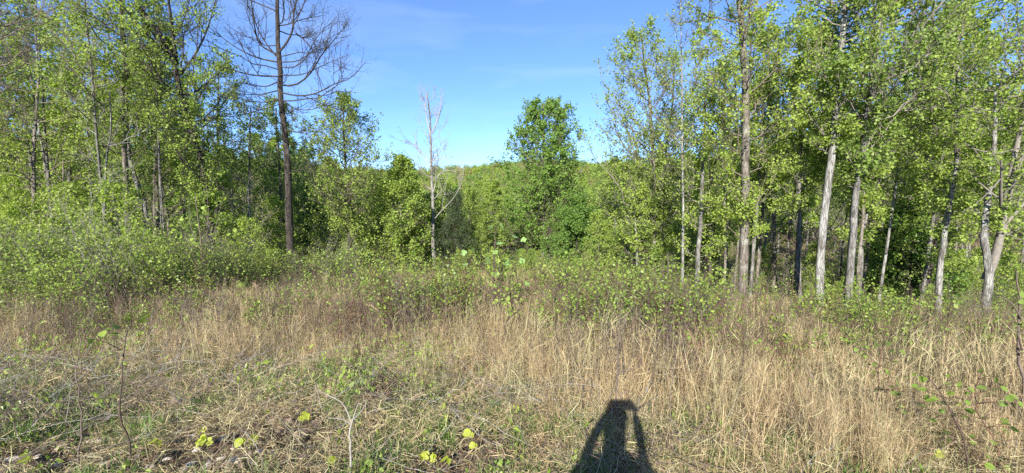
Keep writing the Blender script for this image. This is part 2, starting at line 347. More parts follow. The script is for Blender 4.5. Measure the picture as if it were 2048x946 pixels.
def hero(name, label, cat, d, pts, wb, wt, tab, nl, seed, group=None, manual=(), gy=0, **kw):
    r = np.random.default_rng(seed)
    b = at(pts[0][0], pts[0][1], d); gz = float(G(b[0], d))-.05
    base = np.array([b[0], d, gz])
    P = [np.zeros(3)]
    for (px, py) in pts:
        q = at(px, py, d)-base
        if q[2] > P[-1][2]+.25: P.append(q)
    P = np.array(P); P[1:, 1] += np.cumsum(r.normal(size=len(P)-1))*.05
    root = thing(name, base, label, cat, group)
    if tab:
        if tab[-1][0] < 470 and d < 21 and d > 8 and cat == 'tree' and not name.startswith('bare'): tab = list(tab)+[(tab[-1][0]+120, 26, 26)]
        zl, zh, fn = crown_px(tab, d, None); crown = (zl-gz, zh-gz, lambda z, a: fn(z+gz, a))
    else: crown = None
    man = []
    for m in manual:
        ra = m[0]; dp = r.uniform(-.35, .35)
        pl = np.array([at(x, y, d)-base for x, y in m[1:]]); L_ = np.linalg.norm(pl-pl[0], axis=1)
        pl[:, 1] += dp*L_; man.append((pl, ra*d/F/2*(.62 if name != 'bare_tree' else .43)))
    make_tree(r, P, wb*d/F/2*.88, wt*d/F/2*.85, crown, nl, root=root, split=True, name=name, manual=man, **kw)
    return root

GREY = dict(mb=M['bark_grey'], mbr=M['branch_grey']); PALE = dict(mb=M['bark_pale'], mbr=M['branch_grey'])
DARK = dict(mb=M['bark_dark'], mbr=M['branch_dark']); MID = dict(mb=M['bark_mid'], mbr=M['branch'])

# --- the tall bare tree
hero('bare_tree', 'tall dark bare tree with long spreading leafless limbs standing alone at the field edge', 'tree', 17,
     [(582, 550), (577, 460), (573, 380), (570, 300), (563, 240), (558, 190), (556, 140), (551, 95), (549, 50), (551, 0), (547, -70), (546, -160)], 18, 5,
     [(-160, 60, 60), (-60, 140, 150), (40, 150, 165), (150, 130, 165), (290, 70, 80)], 18, 11, rise=.3, m2=7, m3=4, m4=3, nleaf=1, leaf=.03, ml=M['leaf_bud'], gap=.3, limbr=.75, jit=.02, twigr=.8,
     manual=[(8, (552, 108), (515, 84), (505, 52), (498, 21), (494, -20)), (6, (552, 112), (534, 87), (519, 56), (513, 20), (508, -20)),
             (10, (557, 105), (574, 91), (592, 65), (597, 38), (609, 7), (630, -30)), (5, (592, 66), (610, 82), (625, 100), (640, 102)),
             (7, (554, 124), (515, 115), (477, 98), (435, 70), (400, 42)), (7, (554, 153), (505, 150), (463, 140), (421, 127), (396, 117)),
             (5, (554, 164), (532, 171), (487, 164), (445, 159)), (5, (556, 181), (522, 188), (491, 188), (452, 185)), (5, (556, 200), (522, 202), (480, 195), (449, 185)),
             (4, (558, 209), (520, 223), (470, 237), (440, 236)), (8, (560, 169), (585, 171), (609, 157), (644, 105), (672, 70), (693, 42)),
             (5, (560, 124), (595, 122), (623, 105), (655, 80), (690, 60)), (7, (563, 185), (595, 192), (637, 188), (672, 171), (707, 160), (738, 129)),
             (5, (563, 199), (588, 216), (623, 218), (658, 202)), (5, (563, 199), (585, 215), (591, 240), (612, 252)), (5, (571, 260), (595, 265), (614, 267)),
             (5, (551, 52), (571, 47), (595, 35), (640, 20)), (5, (558, 132), (585, 138), (610, 130), (640, 90), (690, 50)),
             (5, (560, 150), (600, 150), (650, 130), (700, 110)), (4, (571, 300), (540, 330), (500, 345)), (4, (574, 350), (600, 340), (640, 345))], **DARK)
# --- trees of the left wood
hero('forest_tree', 'straight dark grey trunk, left of the close pair at the left of the bare tree', 'tree', 15,
     [(257, 500), (250, 400), (245, 300), (240, 200), (236, 110), (232, 0), (230, -60)], 13, 6, [(-60, 90, 90), (60, 120, 120), (200, 90, 90), (280, 60, 60)], 30, 12,
     rise=.8, m2=7, m3=4, leaf=.07, nleaf=4, gap=.2, ml=M['leaf_mid'], mb=M['bark_mid'], mbr=M['branch'])
hero('forest_tree', 'bent lighter grey trunk, right of the close pair at the left of the bare tree', 'tree', 15.6,
     [(290, 500), (287, 400), (264, 340), (253, 250), (247, 150), (242, 20), (246, -50)], 12, 5, [(-60, 80, 80), (60, 100, 100), (220, 70, 70)], 24, 13,
     rise=.8, m2=7, m3=4, leaf=.07, nleaf=3, gap=.25, ml=M['leaf_lime'], **GREY)
hero('leaning_tree', 'thick dark trunk leaning left with upswept limbs, between the grey pair and the bare tree', 'tree', 15,
     [(424, 520), (414, 400), (408, 330), (395, 280), (378, 230), (362, 160), (354, 130), (338, 90), (310, 50), (280, 10), (255, -35)], 17, 6,
     [(-30, 90, 90), (60, 100, 120), (150, 90, 120), (300, 60, 60)], 34, 14, rise=1.1, m2=7, m3=5, leaf=.08, nleaf=4, gap=.2, ml=M['leaf_fresh'],
     manual=[(10, (355, 130), (357, 90), (362, 40), (366, -20), (370, -80)), (7, (360, 150), (385, 110), (405, 60), (420, -10)), (6, (352, 125), (320, 90), (280, 45), (255, 10))], limbr=1.2, **DARK)
hero('forest_tree', 'slim grey trunk left of the grey pair, standing deeper in the left wood', 'tree', 21,
     [(152, 470), (148, 430), (140, 330), (135, 260), (130, 150), (128, 20)], 9, 3, [(-20, 90, 90), (100, 100, 100), (250, 90, 90), (330, 60, 60)], 26, 15, rise=.6, m2=6, m3=4, leaf=.09, nleaf=3, ml=M['leaf_lime'], **GREY)
hero('forest_tree', 'thin pale brown pole tree just left of the grey pair', 'tree', 13,
     [(211, 540), (208, 470), (206, 400), (205, 320), (207, 260), (205, 180)], 7, 2, [(180, 40, 40), (260, 60, 60), (380, 45, 45)], 12, 16, rise=.6, m2=5, m3=3, leaf=.06, nleaf=2, ml=M['leaf_lime'], mb=M['bark_grey'], mbr=M['branch_pale'])
hero('forest_tree', 'slightly tilted grey trunk behind the thin pole tree and left of the grey pair', 'tree', 19,
     [(234, 490), (230, 450), (222, 370), (207, 290), (200, 200), (196, 80)], 9, 3, [(60, 80, 80), (200, 90, 90), (300, 50, 50)], 18, 17, rise=.7, m2=6, m3=4, leaf=.09, nleaf=3, ml=M['leaf_fresh'], **GREY)
hero('forest_tree', 'dark narrow trunk behind the leaning dark tree', 'tree', 19,
     [(372, 500), (368, 420), (366, 330), (368, 240), (366, 140)], 8, 3, [(110, 70, 80), (220, 100, 90), (330, 90, 80), (400, 50, 50)], 17, 18, rise=.7, m2=6, m3=4, leaf=.10, nleaf=4, ml=M['leaf_mid'], **MID)
hero('forest_tree', 'slender leafy tree with a straight grey stem just left of the tall bare tree', 'tree', 17,
     [(498, 530), (497, 450), (497, 380), (498, 300), (500, 215)], 8, 2.5, [(205, 18, 18), (250, 50, 42), (320, 60, 50), (390, 40, 40)], 22, 19, rise=.7, m2=6, m3=4, leaf=.075, nleaf=3, ml=M['leaf_mid'], **GREY)
hero('bare_tree', 'bare pinkish-grey tree with drooping twigs cut off by the left edge', 'tree', 11,
     [(-40, 620), (-30, 500), (-28, 380), (-30, 260), (-28, 160), (-25, 60), (-20, -60)], 16, 7, [(-80, 90, 120), (60, 90, 100), (200, 80, 75), (260, 50, 50)], 20, 20, rise=.8, m2=7, m3=5, m4=3, nleaf=0, mb=M['bark_mid'], mbr=M['branch'])
hero('forest_tree', 'yellow-green leafy tree at the far left with level sprays of small leaves', 'tree', 15,
     [(60, 560), (62, 440), (66, 340), (64, 240), (70, 150), (66, 60)], 10, 3, [(60, 60, 60), (150, 110, 120), (260, 130, 130), (380, 110, 100)], 34, 21, rise=.25, m2=6, m3=4, leaf=.07, nleaf=4, ml=M['leaf_lime'], **MID)
hero('forest_tree', 'bright leafy tree filling the wood right of the grey pair', 'tree', 18,
     [(322, 520), (320, 430), (316, 330), (318, 240), (314, 160)], 8, 3, [(120, 40, 40), (200, 90, 90), (300, 100, 95), (400, 70, 70)], 28, 22, rise=.5, m2=6, m3=4, leaf=.09, nleaf=4, ml=M['leaf_fresh'], **MID)
hero('forest_tree', 'bushy green tree crown leaning over the gap left of the bare tree', 'tree', 21,
     [(430, 520), (432, 420), (436, 330), (438, 240), (440, 150)], 8, 3, [(110, 20, 20), (180, 55, 45), (270, 80, 60), (360, 70, 60)], 22, 23, rise=.6, m2=7, m3=4, leaf=.10, nleaf=4, ml=M['leaf_mid'], **MID)
hero('forest_tree', 'dense mid green tree directly behind the tall bare tree', 'tree', 25,
     [(560, 540), (562, 440), (560, 340), (556, 250), (556, 215)], 9, 3, [(205, 12, 14), (260, 55, 50), (340, 80, 85), (440, 70, 80)], 26, 24, rise=.6, m2=7, m3=5, leaf=.12, nleaf=4, ml=M['leaf_mid'], **MID)
# --- the middle
hero('oval_tree', 'airy oval-crowned green tree with a straight dark stem right of the bare tree', 'tree', 19,
     [(699, 545), (696, 460), (692, 400), (691, 330), (688, 260), (688, 205)], 9, 2.5,
     [(193, 8, 8), (212, 32, 30), (245, 58, 55), (290, 74, 72), (330, 80, 84), (380, 74, 76), (420, 48, 48), (470, 20, 20)], 74, 25, rise=.8, m2=8, m3=4, leaf=.095, nleaf=3, ml=M['leaf_fresh'], gap=.3, mb=M['bark_dark'], mbr=M['branch'])
hero('conical_tree', 'bright green pointed young tree between the oval tree and the pale snag', 'tree', 20.5,
     [(806, 540), (805, 470), (803, 400), (804, 322)], 7, 2, [(318, 4, 4), (350, 28, 24), (400, 52, 46), (460, 62, 55), (520, 55, 50)], 60, 26, rise=.7, m2=8, m3=4, leaf=.105, nleaf=4, ml=M['leaf_fresh'], **MID)
hero('dead_snag', 'pale bare dead tree with upturned forked twigs against the sky', 'tree', 21,
     [(868, 545), (867, 470), (866, 400), (863, 330), (862, 280), (860, 230), (855, 182)], 10, 2.5, [(175, 14, 20), (230, 30, 30), (300, 50, 45), (360, 45, 40)], 14, 27, rise=1.2, m2=5, m3=4, m4=2, nleaf=0,
     manual=[(3, (866, 470), (850, 440), (828, 420), (812, 405)), (2.5, (867, 440), (885, 420), (905, 400), (925, 365), (930, 335)), (4, (863, 330), (845, 310), (820, 285), (795, 278)),
             (4, (862, 268), (872, 250), (880, 225), (884, 195)), (3, (862, 322), (890, 318), (915, 312)), (3.5, (861, 265), (853, 240), (848, 210), (850, 185)), (3, (866, 385), (880, 345), (900, 340), (915, 345))],
     mb=M['bark_pale'], mbr=M['branch_pale'], twigr=1.0)
hero('dense_tree', 'dense dark-green round-topped tree rising above the others right of centre', 'tree', 32,
     [(1086, 560), (1088, 480), (1088, 400), (1089, 330), (1088, 270), (1086, 212)], 11, 4,
     [(204, 16, 36), (228, 44, 56), (262, 60, 84), (300, 78, 88), (335, 86, 68), (375, 62, 84), (420, 92, 96), (490, 110, 110)], 90, 28, rise=.8, m2=8, m3=5, leaf=.16, nleaf=4, ml=M['leaf_round'], gap=.12, mb=M['bark_mid'], mbr=M['branch'])
# cedar: short level branches, needle sprays
hero('cedar_tree', 'small dark conical cedar beside the pale dead tree', 'tree', 21.5,
     [(910, 545), (910, 480), (910, 390)], 6, 1.5, [(388, 1, 1), (420, 11, 10), (455, 27, 25), (495, 42, 40), (545, 50, 48)], 70, 29, rise=-.1, m2=5, m3=4, leaf=.08, nleaf=3, ml=M['leaf_cedar'], gap=.05, mb=M['bark_dark'], mbr=M['branch_dark'], narrow=.25, limbr=.7)
# --- the right wood
hero('forest_tree', 'tall pale yellow-green tree at the left end of the right-hand wood', 'tree', 19,
     [(1311, 580), (1309, 480), (1311, 380), (1305, 280), (1298, 200), (1288, 120), (1285, 70)], 11, 3,
     [(62, 24, 34), (100, 50, 62), (160, 85, 85), (220, 105, 85), (300, 110, 85), (400, 60, 65)], 66, 30, rise=1.1, m2=8, m3=5, leaf=.095, nleaf=4, ml=M['leaf_fresh'], gap=.25, mb=M['bark_mid'], mbr=M['branch_grey'])
hero('forest_tree', 'grey-barked companion close right of the tall pale yellow-green tree', 'tree', 20,
     [(1328, 575), (1327, 480), (1326, 400), (1332, 300), (1345, 200), (1350, 110)], 7, 3, [(90, 30, 35), (180, 50, 60), (300, 50, 60), (350, 40, 40)], 26, 31, rise=1.1, m2=7, m3=4, leaf=.08, nleaf=4, ml=M['leaf_fresh'], **MID)
hero('forest_tree', 'smooth grey trunk left of the thickest mottled tree, with a blackish trunk behind it', 'tree', 13,
     [(1395, 590), (1399, 500), (1405, 400), (1408, 330), (1412, 260), (1410, 190)], 13, 4, [(180, 30, 40), (260, 60, 60), (340, 80, 70), (400, 60, 60)], 24, 32, rise=.6, m2=7, m3=4, leaf=.07, nleaf=4, ml=M['leaf_lime'], gap=.2, **GREY)
hero('forest_tree', 'blackish leaning trunk half hidden behind a smooth grey trunk in the right wood', 'tree', 15,
     [(1407, 590), (1410, 520), (1416, 440), (1424, 360), (1440, 280)], 11, 4, [(250, 40, 50), (330, 70, 70), (400, 60, 50)], 20, 33, rise=.6, m2=7, m3=4, leaf=.08, nleaf=4, ml=M['leaf_mid'], **DARK)
hero('forest_tree', 'slim straight grey trunk immediately left of the thickest mottled tree', 'tree', 13.5,
     [(1448, 600), (1449, 520), (1451, 420), (1453, 320), (1452, 220), (1450, 120)], 9, 3, [(100, 35, 35), (200, 55, 55), (300, 60, 60), (370, 45, 45)], 18, 34, rise=.6, m2=7, m3=4, leaf=.075, nleaf=4, ml=M['leaf_lime'], gap=.2, **MID)
hero('forest_tree', 'thickest mottled grey-brown trunk of the right wood with a yellow-green crown', 'tree', 12,
     [(1480, 612), (1483, 520), (1488, 420), (1490, 330), (1494, 240), (1494, 170), (1488, 90), (1482, 0), (1478, -120)], 22, 10,
     [(-200, 130, 130), (-60, 120, 110), (50, 110, 100), (150, 110, 100), (260, 100, 90), (360, 60, 60)], 34, 35, rise=1.0, m2=8, m3=5, leaf=.075, nleaf=4, ml=M['leaf_lime'], gap=.2, mb=M['bark_mid'], mbr=M['branch'])
hero('forest_tree', 'first slim pale trunk right of the thickest mottled tree, curving up', 'tree', 14,
     [(1497, 598), (1503, 520), (1510, 430), (1520, 330), (1527, 220), (1530, 100)], 9, 4, [(60, 50, 50), (160, 60, 60), (280, 50, 50)], 14, 36, rise=.9, m2=7, m3=4, leaf=.075, nleaf=4, ml=M['leaf_fresh'], **GREY)
hero('forest_tree', 'second slim grey trunk right of the thickest mottled tree', 'tree', 16,
     [(1513, 580), (1518, 500), (1524, 400), (1531, 310), (1536, 200), (1540, 90)], 8, 3, [(60, 50, 60), (180, 60, 60), (300, 50, 50)], 18, 37, rise=.9, m2=7, m3=4, leaf=.085, nleaf=4, ml=M['leaf_fresh'], **MID)
hero('forest_tree', 'grey trunk standing alone midway between the thickest mottled tree and the pair of pale trunks', 'tree', 13,
     [(1602, 610), (1601, 540), (1604, 440), (1608, 340), (1612, 270), (1604, 200), (1598, 130)], 14, 5, [(100, 50, 50), (190, 75, 75), (270, 90, 85), (320, 60, 60)], 27, 38, rise=.7, m2=8, m3=5, leaf=.085, nleaf=4, ml=M['leaf_fresh'], gap=.15, **GREY)
hero('forest_tree', 'stout pale grey trunk with dappled shade, leaning slightly right, left of the ivy-wrapped trunk', 'tree', 11.5,
     [(1638, 622), (1643, 540), (1650, 450), (1659, 360), (1667, 270), (1672, 190), (1686, 90), (1700, 0), (1715, -120)], 18, 9, [(-180, 110, 110), (-40, 100, 90), (80, 80, 80), (180, 100, 60)], 32, 39, rise=1.0, m2=8, m3=5, leaf=.085, nleaf=4, ml=M['leaf_fresh'], gap=.2, **PALE)
ivy = hero('forest_tree', 'pale trunk with ivy leaves climbing its base, in the right wood', 'tree', 11.5,
     [(1690, 630), (1692, 560), (1696, 480), (1704, 390), (1711, 310), (1716, 250), (1724, 180), (1735, 90), (1752, 20), (1775, -80)], 17, 8, [(-150, 120, 140), (-20, 110, 140), (100, 100, 120), (200, 90, 110), (260, 50, 60)], 32, 40, rise=1.1, m2=8, m3=5, leaf=.09, nleaf=4, ml=M['leaf_mid'],
     manual=[(8, (1716, 240), (1735, 200), (1755, 165), (1775, 120), (1790, 70), (1810, 20)), (6, (1714, 245), (1700, 215), (1685, 180), (1670, 150)), (6, (1722, 190), (1735, 130), (1760, 60), (1765, -20)), (5, (1712, 250), (1760, 230), (1830, 222), (1890, 200))], **GREY)
hero('forest_tree', 'dark slim trunk with a hanging pale vine, right of the ivy-wrapped trunk', 'tree', 12.5,
     [(1712, 620), (1716, 540), (1724, 430), (1728, 340), (1730, 240)], 9, 3, [(220, 40, 50), (300, 50, 60), (380, 40, 40)], 14, 41, rise=.6, m2=6, m3=4, leaf=.085, nleaf=4, ml=M['leaf_fresh'], **MID)
hero('forest_tree', 'thin grey tree slanting up to the right behind the ivy-wrapped trunk', 'tree', 13,
     [(1716, 620), (1720, 540), (1727, 460), (1745, 400), (1764, 345), (1780, 300), (1800, 250), (1815, 200)], 9, 3, [(190, 40, 50), (260, 50, 60), (330, 40, 50)], 14, 42, rise=.5, m2=6, m3=4, leaf=.085, nleaf=4, ml=M['leaf_fresh'], **GREY)
hero('forest_tree', 'pale grey trunk with short dead side twigs, left of the forked white-grey trunk', 'tree', 11.5,
     [(1876, 640), (1882, 560), (1890, 470), (1897, 390), (1899, 330), (1902, 260), (1900, 180), (1905, 80)], 14, 5, [(20, 90, 90), (120, 100, 100), (220, 110, 100), (300, 80, 80)], 22, 43, rise=.4, m2=7, m3=5, leaf=.08, nleaf=4, ml=M['leaf_fresh'], gap=.15,
     manual=[(3, (1895, 400), (1870, 405), (1850, 400)), (3, (1897, 360), (1880, 352), (1855, 355)), (3, (1893, 430), (1915, 425), (1935, 418)), (3, (1888, 490), (1900, 480), (1898, 468))], **PALE)
hero('forest_tree', 'black leaning trunk in deep shade behind a pale dead-twigged trunk', 'tree', 14,
     [(1853, 620), (1862, 570), (1873, 520), (1882, 470), (1890, 400), (1885, 320)], 13, 5, [(300, 50, 50), (380, 100, 60), (460, 130, 60), (540, 110, 50)], 35, 44, rise=.2, m2=6, m3=4, leaf=.09, nleaf=4, ml=M['leaf_fresh'], gap=.1, **DARK)
hero('forest_tree', 'forked white-grey trunk, a pale Y near the right edge', 'tree', 10.5,
     [(1966, 640), (1967, 590), (1971, 540), (1968, 470), (1974, 400), (1984, 330), (1990, 260), (1994, 180)], 19, 5, [(60, 90, 90), (160, 110, 90), (260, 90, 80), (330, 60, 60)], 24, 45, rise=.5, m2=7, m3=5, leaf=.08, nleaf=4, ml=M['leaf_fresh'], gap=.25,
     manual=[(25, (1971, 560), (1984, 525), (1994, 470), (2000, 400), (2008, 330), (2018, 260), (2022, 200), (2026, 120)), (5, (1990, 490), (2010, 470), (2050, 480))], limbr=.9, **PALE)
hero('forest_tree', 'leafy tree with darker blue-green leaves in the top right corner', 'tree', 13,
     [(2075, 640), (2078, 500), (2085, 380), (2090, 240), (2095, 100), (2100, -60)], 16, 7, [(-120, 160, 120), (0, 170, 120), (120, 160, 120), (240, 120, 100)], 25, 46, rise=.6, m2=7, m3=5, leaf=.09, nleaf=4, ml=M['leaf_mid'], **MID)
hero('forest_tree', 'tree with drooping leafy limbs high between the ivy-wrapped trunk and the right edge', 'tree', 16,
     [(1842, 600), (1845, 480), (1848, 360), (1852, 240), (1850, 120), (1852, -20)], 11, 5, [(-90, 120, 120), (20, 120, 120), (120, 100, 100), (230, 90, 90), (300, 60, 60)], 23, 47, rise=.5, m2=7, m3=5, leaf=.09, nleaf=4, ml=M['leaf_fresh'], gap=.25, **MID)
hero('forest_tree', 'pale thin crooked trunk left of the tall pale yellow-green tree', 'tree', 19,
     [(1275, 580), (1274, 520), (1272, 460), (1268, 400), (1262, 350)], 7, 2, [(330, 25, 25), (390, 55, 50), (460, 55, 45), (510, 35, 35)], 26, 48, rise=.4, m2=6, m3=4, leaf=.09, nleaf=4, ml=M['leaf_lime'], **PALE)
hero('forest_tree', 'spreading bright green tree tucked under the top of the right wood behind the mottled tree', 'tree', 19,
     [(1548, 600), (1550, 480), (1553, 360), (1556, 220), (1560, 90)], 9, 4, [(-10, 50, 50), (80, 90, 90), (200, 100, 100), (320, 90, 90), (420, 60, 60)], 19, 49, rise=.6, m2=7, m3=4, leaf=.11, nleaf=4, ml=M['leaf_mid'], gap=.2, **MID)
# ivy on the trunk base
r = np.random.default_rng(5); g = Geo()
p = r.random((260, 1)); a = r.random(260)*2*PI; zz = .1+p[:, 0]**1.5*1.5
P_ = np.stack([.06*zz+np.cos(a)*.17, np.sin(a)*.17, zz], 1); leaves(g, P_, .07, r, .3)
ob('ivy', g.mesh('ivy', M['leaf_briar'], smooth=False), ivy, kind='stuff')

# ------------------------------------------------------------------ copies in the woods
def proto(name, label, cat, h, r0, prof, nl, seed, **kw):
    r = np.random.default_rng(seed)
    root = thing(name, (0, 0, 0), label, cat)
    lean = r.uniform(-.06, .06, 2)*h
    tr = np.array([[0, 0, 0], [lean[0]*.2, lean[1]*.3, h*.3], [lean[0]*.7, lean[1]*.6, h*.65], [lean[0], lean[1], h*.97]])
    lo, hi, W_ = prof
    fn = lambda z, a: W_(np.clip((z-lo)/(hi-lo), 0, 1))*(1+.25*math.sin(a*2+seed))
    make_tree(r, tr, r0, r0*.2, (lo, hi, fn), nl, root=root, name=name, **kw)
    return root
oval = lambda w, p=.6: (lambda t: w*(max(0, math.sin(PI*min(1, (t*.9+.1)**p)))*.95+.06))
cone = lambda w: (lambda t: w*(1-t)**.8+.1)
TP = [  # reference height 10 m
 ('forest_tree', proto('forest_tree', 'x', 'tree', 10, .10, (3.4, 10.3, oval(2.2)), 34, 101, rise=.9, m2=6, m3=4, leaf=.15, nleaf=3, ml=M['leaf_mid'], gap=.2, kside=7, **MID), 'mid green'),
 ('forest_tree', proto('forest_tree', 'x', 'tree', 10, .11, (2.6, 10.3, oval(2.5, .7)), 40, 102, rise=.8, m2=6, m3=4, leaf=.16, nleaf=3, ml=M['leaf_fresh'], gap=.2, kside=7, **GREY), 'fresh green'),
 ('forest_tree', proto('forest_tree', 'x', 'tree', 10, .09, (4.5, 10.3, oval(1.8, .8)), 26, 103, rise=1.1, m2=6, m3=4, leaf=.14, nleaf=2, ml=M['leaf_lime'], gap=.3, kside=7, **GREY), 'yellow-green'),
 ('forest_tree', proto('forest_tree', 'x', 'tree', 10, .10, (3.2, 10.4, oval(2.0)), 26, 104, rise=1.0, m2=7, m3=4, leaf=.09, nleaf=2, ml=M['leaf_bud'], gap=.35, kside=7, **PALE), 'budding tan'),
 ('bare_tree', proto('bare_tree', 'x', 'tree', 10, .085, (4.0, 10.3, oval(1.6, .9)), 22, 105, rise=1.3, m2=6, m3=4, nleaf=0, kside=7, **GREY), 'bare'),
 ('forest_tree', proto('forest_tree', 'x', 'tree', 10, .10, (1.6, 10.4, cone(2.3)), 46, 106, rise=.7, m2=6, m3=4, leaf=.16, nleaf=3, ml=M['leaf_fresh'], gap=.15, kside=7, **MID), 'pointed green'),
 ('forest_tree', proto('forest_tree', 'x', 'tree', 10, .12, (3.0, 10.2, oval(2.8, .75)), 44, 107, rise=.6, m2=6, m3=4, leaf=.16, nleaf=3, ml=M['leaf_dark'], gap=.12, kside=7, **DARK), 'dark green'),
]
POLE = [('forest_tree', proto('forest_tree', 'x', 'tree', 10, .055, (5.2, 10.3, oval(1.3, .8)), 20, 121, rise=1.1, m2=6, m3=4, leaf=.10, nleaf=3, ml=M['leaf_fresh'], gap=.2, kside=7, **GREY), 'slim grey-stemmed'),
 ('forest_tree', proto('forest_tree', 'x', 'tree', 10, .05, (4.6, 10.3, oval(1.2, .8)), 20, 122, rise=.9, m2=6, m3=4, leaf=.10, nleaf=3, ml=M['leaf_lime'], gap=.2, kside=7, **MID), 'slim brown-stemmed'),
 ('forest_tree', proto('forest_tree', 'x', 'tree', 10, .045, (5.5, 10.3, oval(1.0, .8)), 14, 123, rise=1.2, m2=5, m3=4, leaf=.05, nleaf=1, ml=M['leaf_bud'], gap=.3, kside=7, **PALE), 'slim pale budding')]
YT = [  # reference height 4 m
 ('young_tree', proto('young_tree', 'x', 'tree', 4, .035, (.6, 4.1, cone(1.1)), 30, 111, rise=.8, m2=5, m3=4, leaf=.09, nleaf=3, ml=M['leaf_fresh'], gap=.15, kside=6, **MID), 'bright green'),
 ('young_tree', proto('young_tree', 'x', 'tree', 4, .035, (.4, 4.1, oval(1.2, .8)), 30, 112, rise=.9, m2=5, m3=4, leaf=.09, nleaf=3, ml=M['leaf_lime'], gap=.2, kside=6, **GREY), 'yellow-green'),
 ('young_tree', proto('young_tree', 'x', 'tree', 4, .035, (.3, 4.1, oval(1.3, .7)), 32, 113, rise=.5, m2=5, m3=4, leaf=.10, nleaf=3, ml=M['leaf_mid'], gap=.1, kside=6, **MID), 'mid green'),
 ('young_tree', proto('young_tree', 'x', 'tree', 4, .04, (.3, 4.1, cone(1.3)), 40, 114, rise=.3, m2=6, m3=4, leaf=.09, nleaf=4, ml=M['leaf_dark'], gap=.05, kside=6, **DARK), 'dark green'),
 ('young_tree', proto('young_tree', 'x', 'tree', 4, .03, (1.2, 4.1, oval(.9, .8)), 18, 115, rise=1.1, m2=5, m3=4, leaf=.05, nleaf=1, ml=M['leaf_bud'], gap=.3, kside=6, **PALE), 'thin budding'),
]
USED = set()
def place(pool, i, loc, rz, h, ref, label, group, wide=1.0):
    nm, src, ad = pool[i]; s = h/ref
    if src.name not in USED:
        USED.add(src.name); src.location = [float(v) for v in loc]; src.rotation_euler = (0, 0, rz); src.scale = (s*wide, s*wide, s); src['label'] = label; src['group'] = group; return src
    return copy_thing(src, loc, rz, (s*wide, s*wide, s), label, group)
MARKS = [(-999, 'beyond the left edge thicket'), (40, 'behind the far-left yellow-green tree'), (120, 'left of the grey trunk pair'), (225, 'behind the grey trunk pair'), (315, 'left of the leaning dark tree'), (375, 'behind the leaning dark tree'),
         (445, 'behind the slender grey-stemmed tree'), (535, 'behind the tall bare tree'), (620, 'left of the airy oval-crowned tree'), (680, 'behind the airy oval-crowned tree'), (740, 'beside the bright pointed young tree'), (840, 'around the pale dead snag'),
         (895, 'behind the small dark cedar'), (950, 'right of the small dark cedar'), (1030, 'below the dense round-topped tree'), (1150, 'right of the dense round-topped tree'), (1230, 'below the pale yellow-green tree'),
         (1350, 'behind the smooth grey trunk'), (1430, 'behind the thickest mottled trunk'), (1530, 'right of the thickest mottled trunk'), (1585, 'behind the lone grey trunk'), (1630, 'behind the stout pale dappled trunk'), (1680, 'behind the ivy-wrapped trunk'),
         (1760, 'right of the ivy-wrapped trunk'), (1830, 'behind the pale dead-twigged trunk'), (1925, 'behind the forked white-grey trunk'), (2010, 'at the right edge')]
def mark(px):
    m = MARKS[0][1]
    for a_, t_ in MARKS:
        if px >= a_: m = t_
    return m
SKY = [(-500, 0), (0, 10), (200, 0), (300, 40), (430, 90), (455, 215), (540, 240), (620, 300), (680, 330), (760, 335), (850, 345), (900, 358), (950, 345), (1020, 345), (1060, 340), (1150, 345), (1185, 325), (1230, 312), (1300, 300), (1400, 270), (1500, 235), (1700, 245), (1800, 240), (2048, 200), (2600, 150)]
def skyz(px, y): return at(px, np.interp(px, [s[0] for s in SKY], [s[1] for s in SKY]), y)[2]
r = np.random.default_rng(42)
pts = []
def scatter(n, y0, y1, q0, q1, sep, power=1.0, tries=40):
    out = []
    for _ in range(n*tries):
        if len(out) >= n: break
        y = y0+(y1-y0)*r.random()**power; q = r.uniform(q0, q1); x = q*y
        if all((x-a)**2+(y-b)**2 > (sep*(.7+y/60))**2 for a, b in pts): pts.append((x, y)); out.append((x, y))
    return out
PROT = [(910, 56, 21.5), (690, 62, 19), (806, 46, 20.5), (867, 22, 21), (1086, 62, 32), (582, 20, 17)]
def protect(px, y, h, z):
    for c, w_, dd in PROT:
        if abs(px-c) < w_+F*.8/y and y < dd+.6: return min(h, at(px, 500, y)[2]-z)
    return h
def kinddist(y): return 'near' if y < 27 else ('deeper in' if y < 42 else 'far back')
def forest(n, y0, y1, q0, q1, sep, wts, hmax, hmin=.72):
    for x, y in scatter(n, y0, y1, q0, q1, sep):
        px = pxof(x, y); z = float(G(x, y)); h = min(hmax*r.uniform(.75, 1.0), (skyz(px, y)-z)*r.uniform(hmin, 1.0)); h = protect(px, y, h, z)
        if h < 2.2: continue
        i = int(r.choice(len(TP), p=np.array(wts)/sum(wts)))
        ad = TP[i][2]
        lab = f'{ad} forest tree {mark(px)}, {kinddist(y)}' if ad != 'bare' else f'bare forest tree {mark(px)}, {kinddist(y)}'
        place(TP, i, (x, y, z-.08), r.random()*6.28, h, 10, lab, f'{ad} trees {mark(px)}', 1.0 if h > 7 else min(1.5, 7/h)**.8)
forest(54, 20, 60, -1.5, -.62, 2.6, [3, 3, 3, 2, 2, 1, 1], 12.5)
forest(26, 27, 60, -.62, -.25, 2.6, [3, 4, 3, 1, .5, 2, .7], 13)
forest(62, 24, 64, -.28, .27, 2.2, [2, 4, 3, 1.6, .3, 2, .2], 14, .72)
forest(26, 27, 70, .2, .42, 2.6, [2, 4, 3, 1, .4, 2, .5], 15)
forest(66, 20, 70, .40, 1.5, 2.8, [1.5, 2.6, 2.4, 3.6, 4.5, .5, .2], 12)
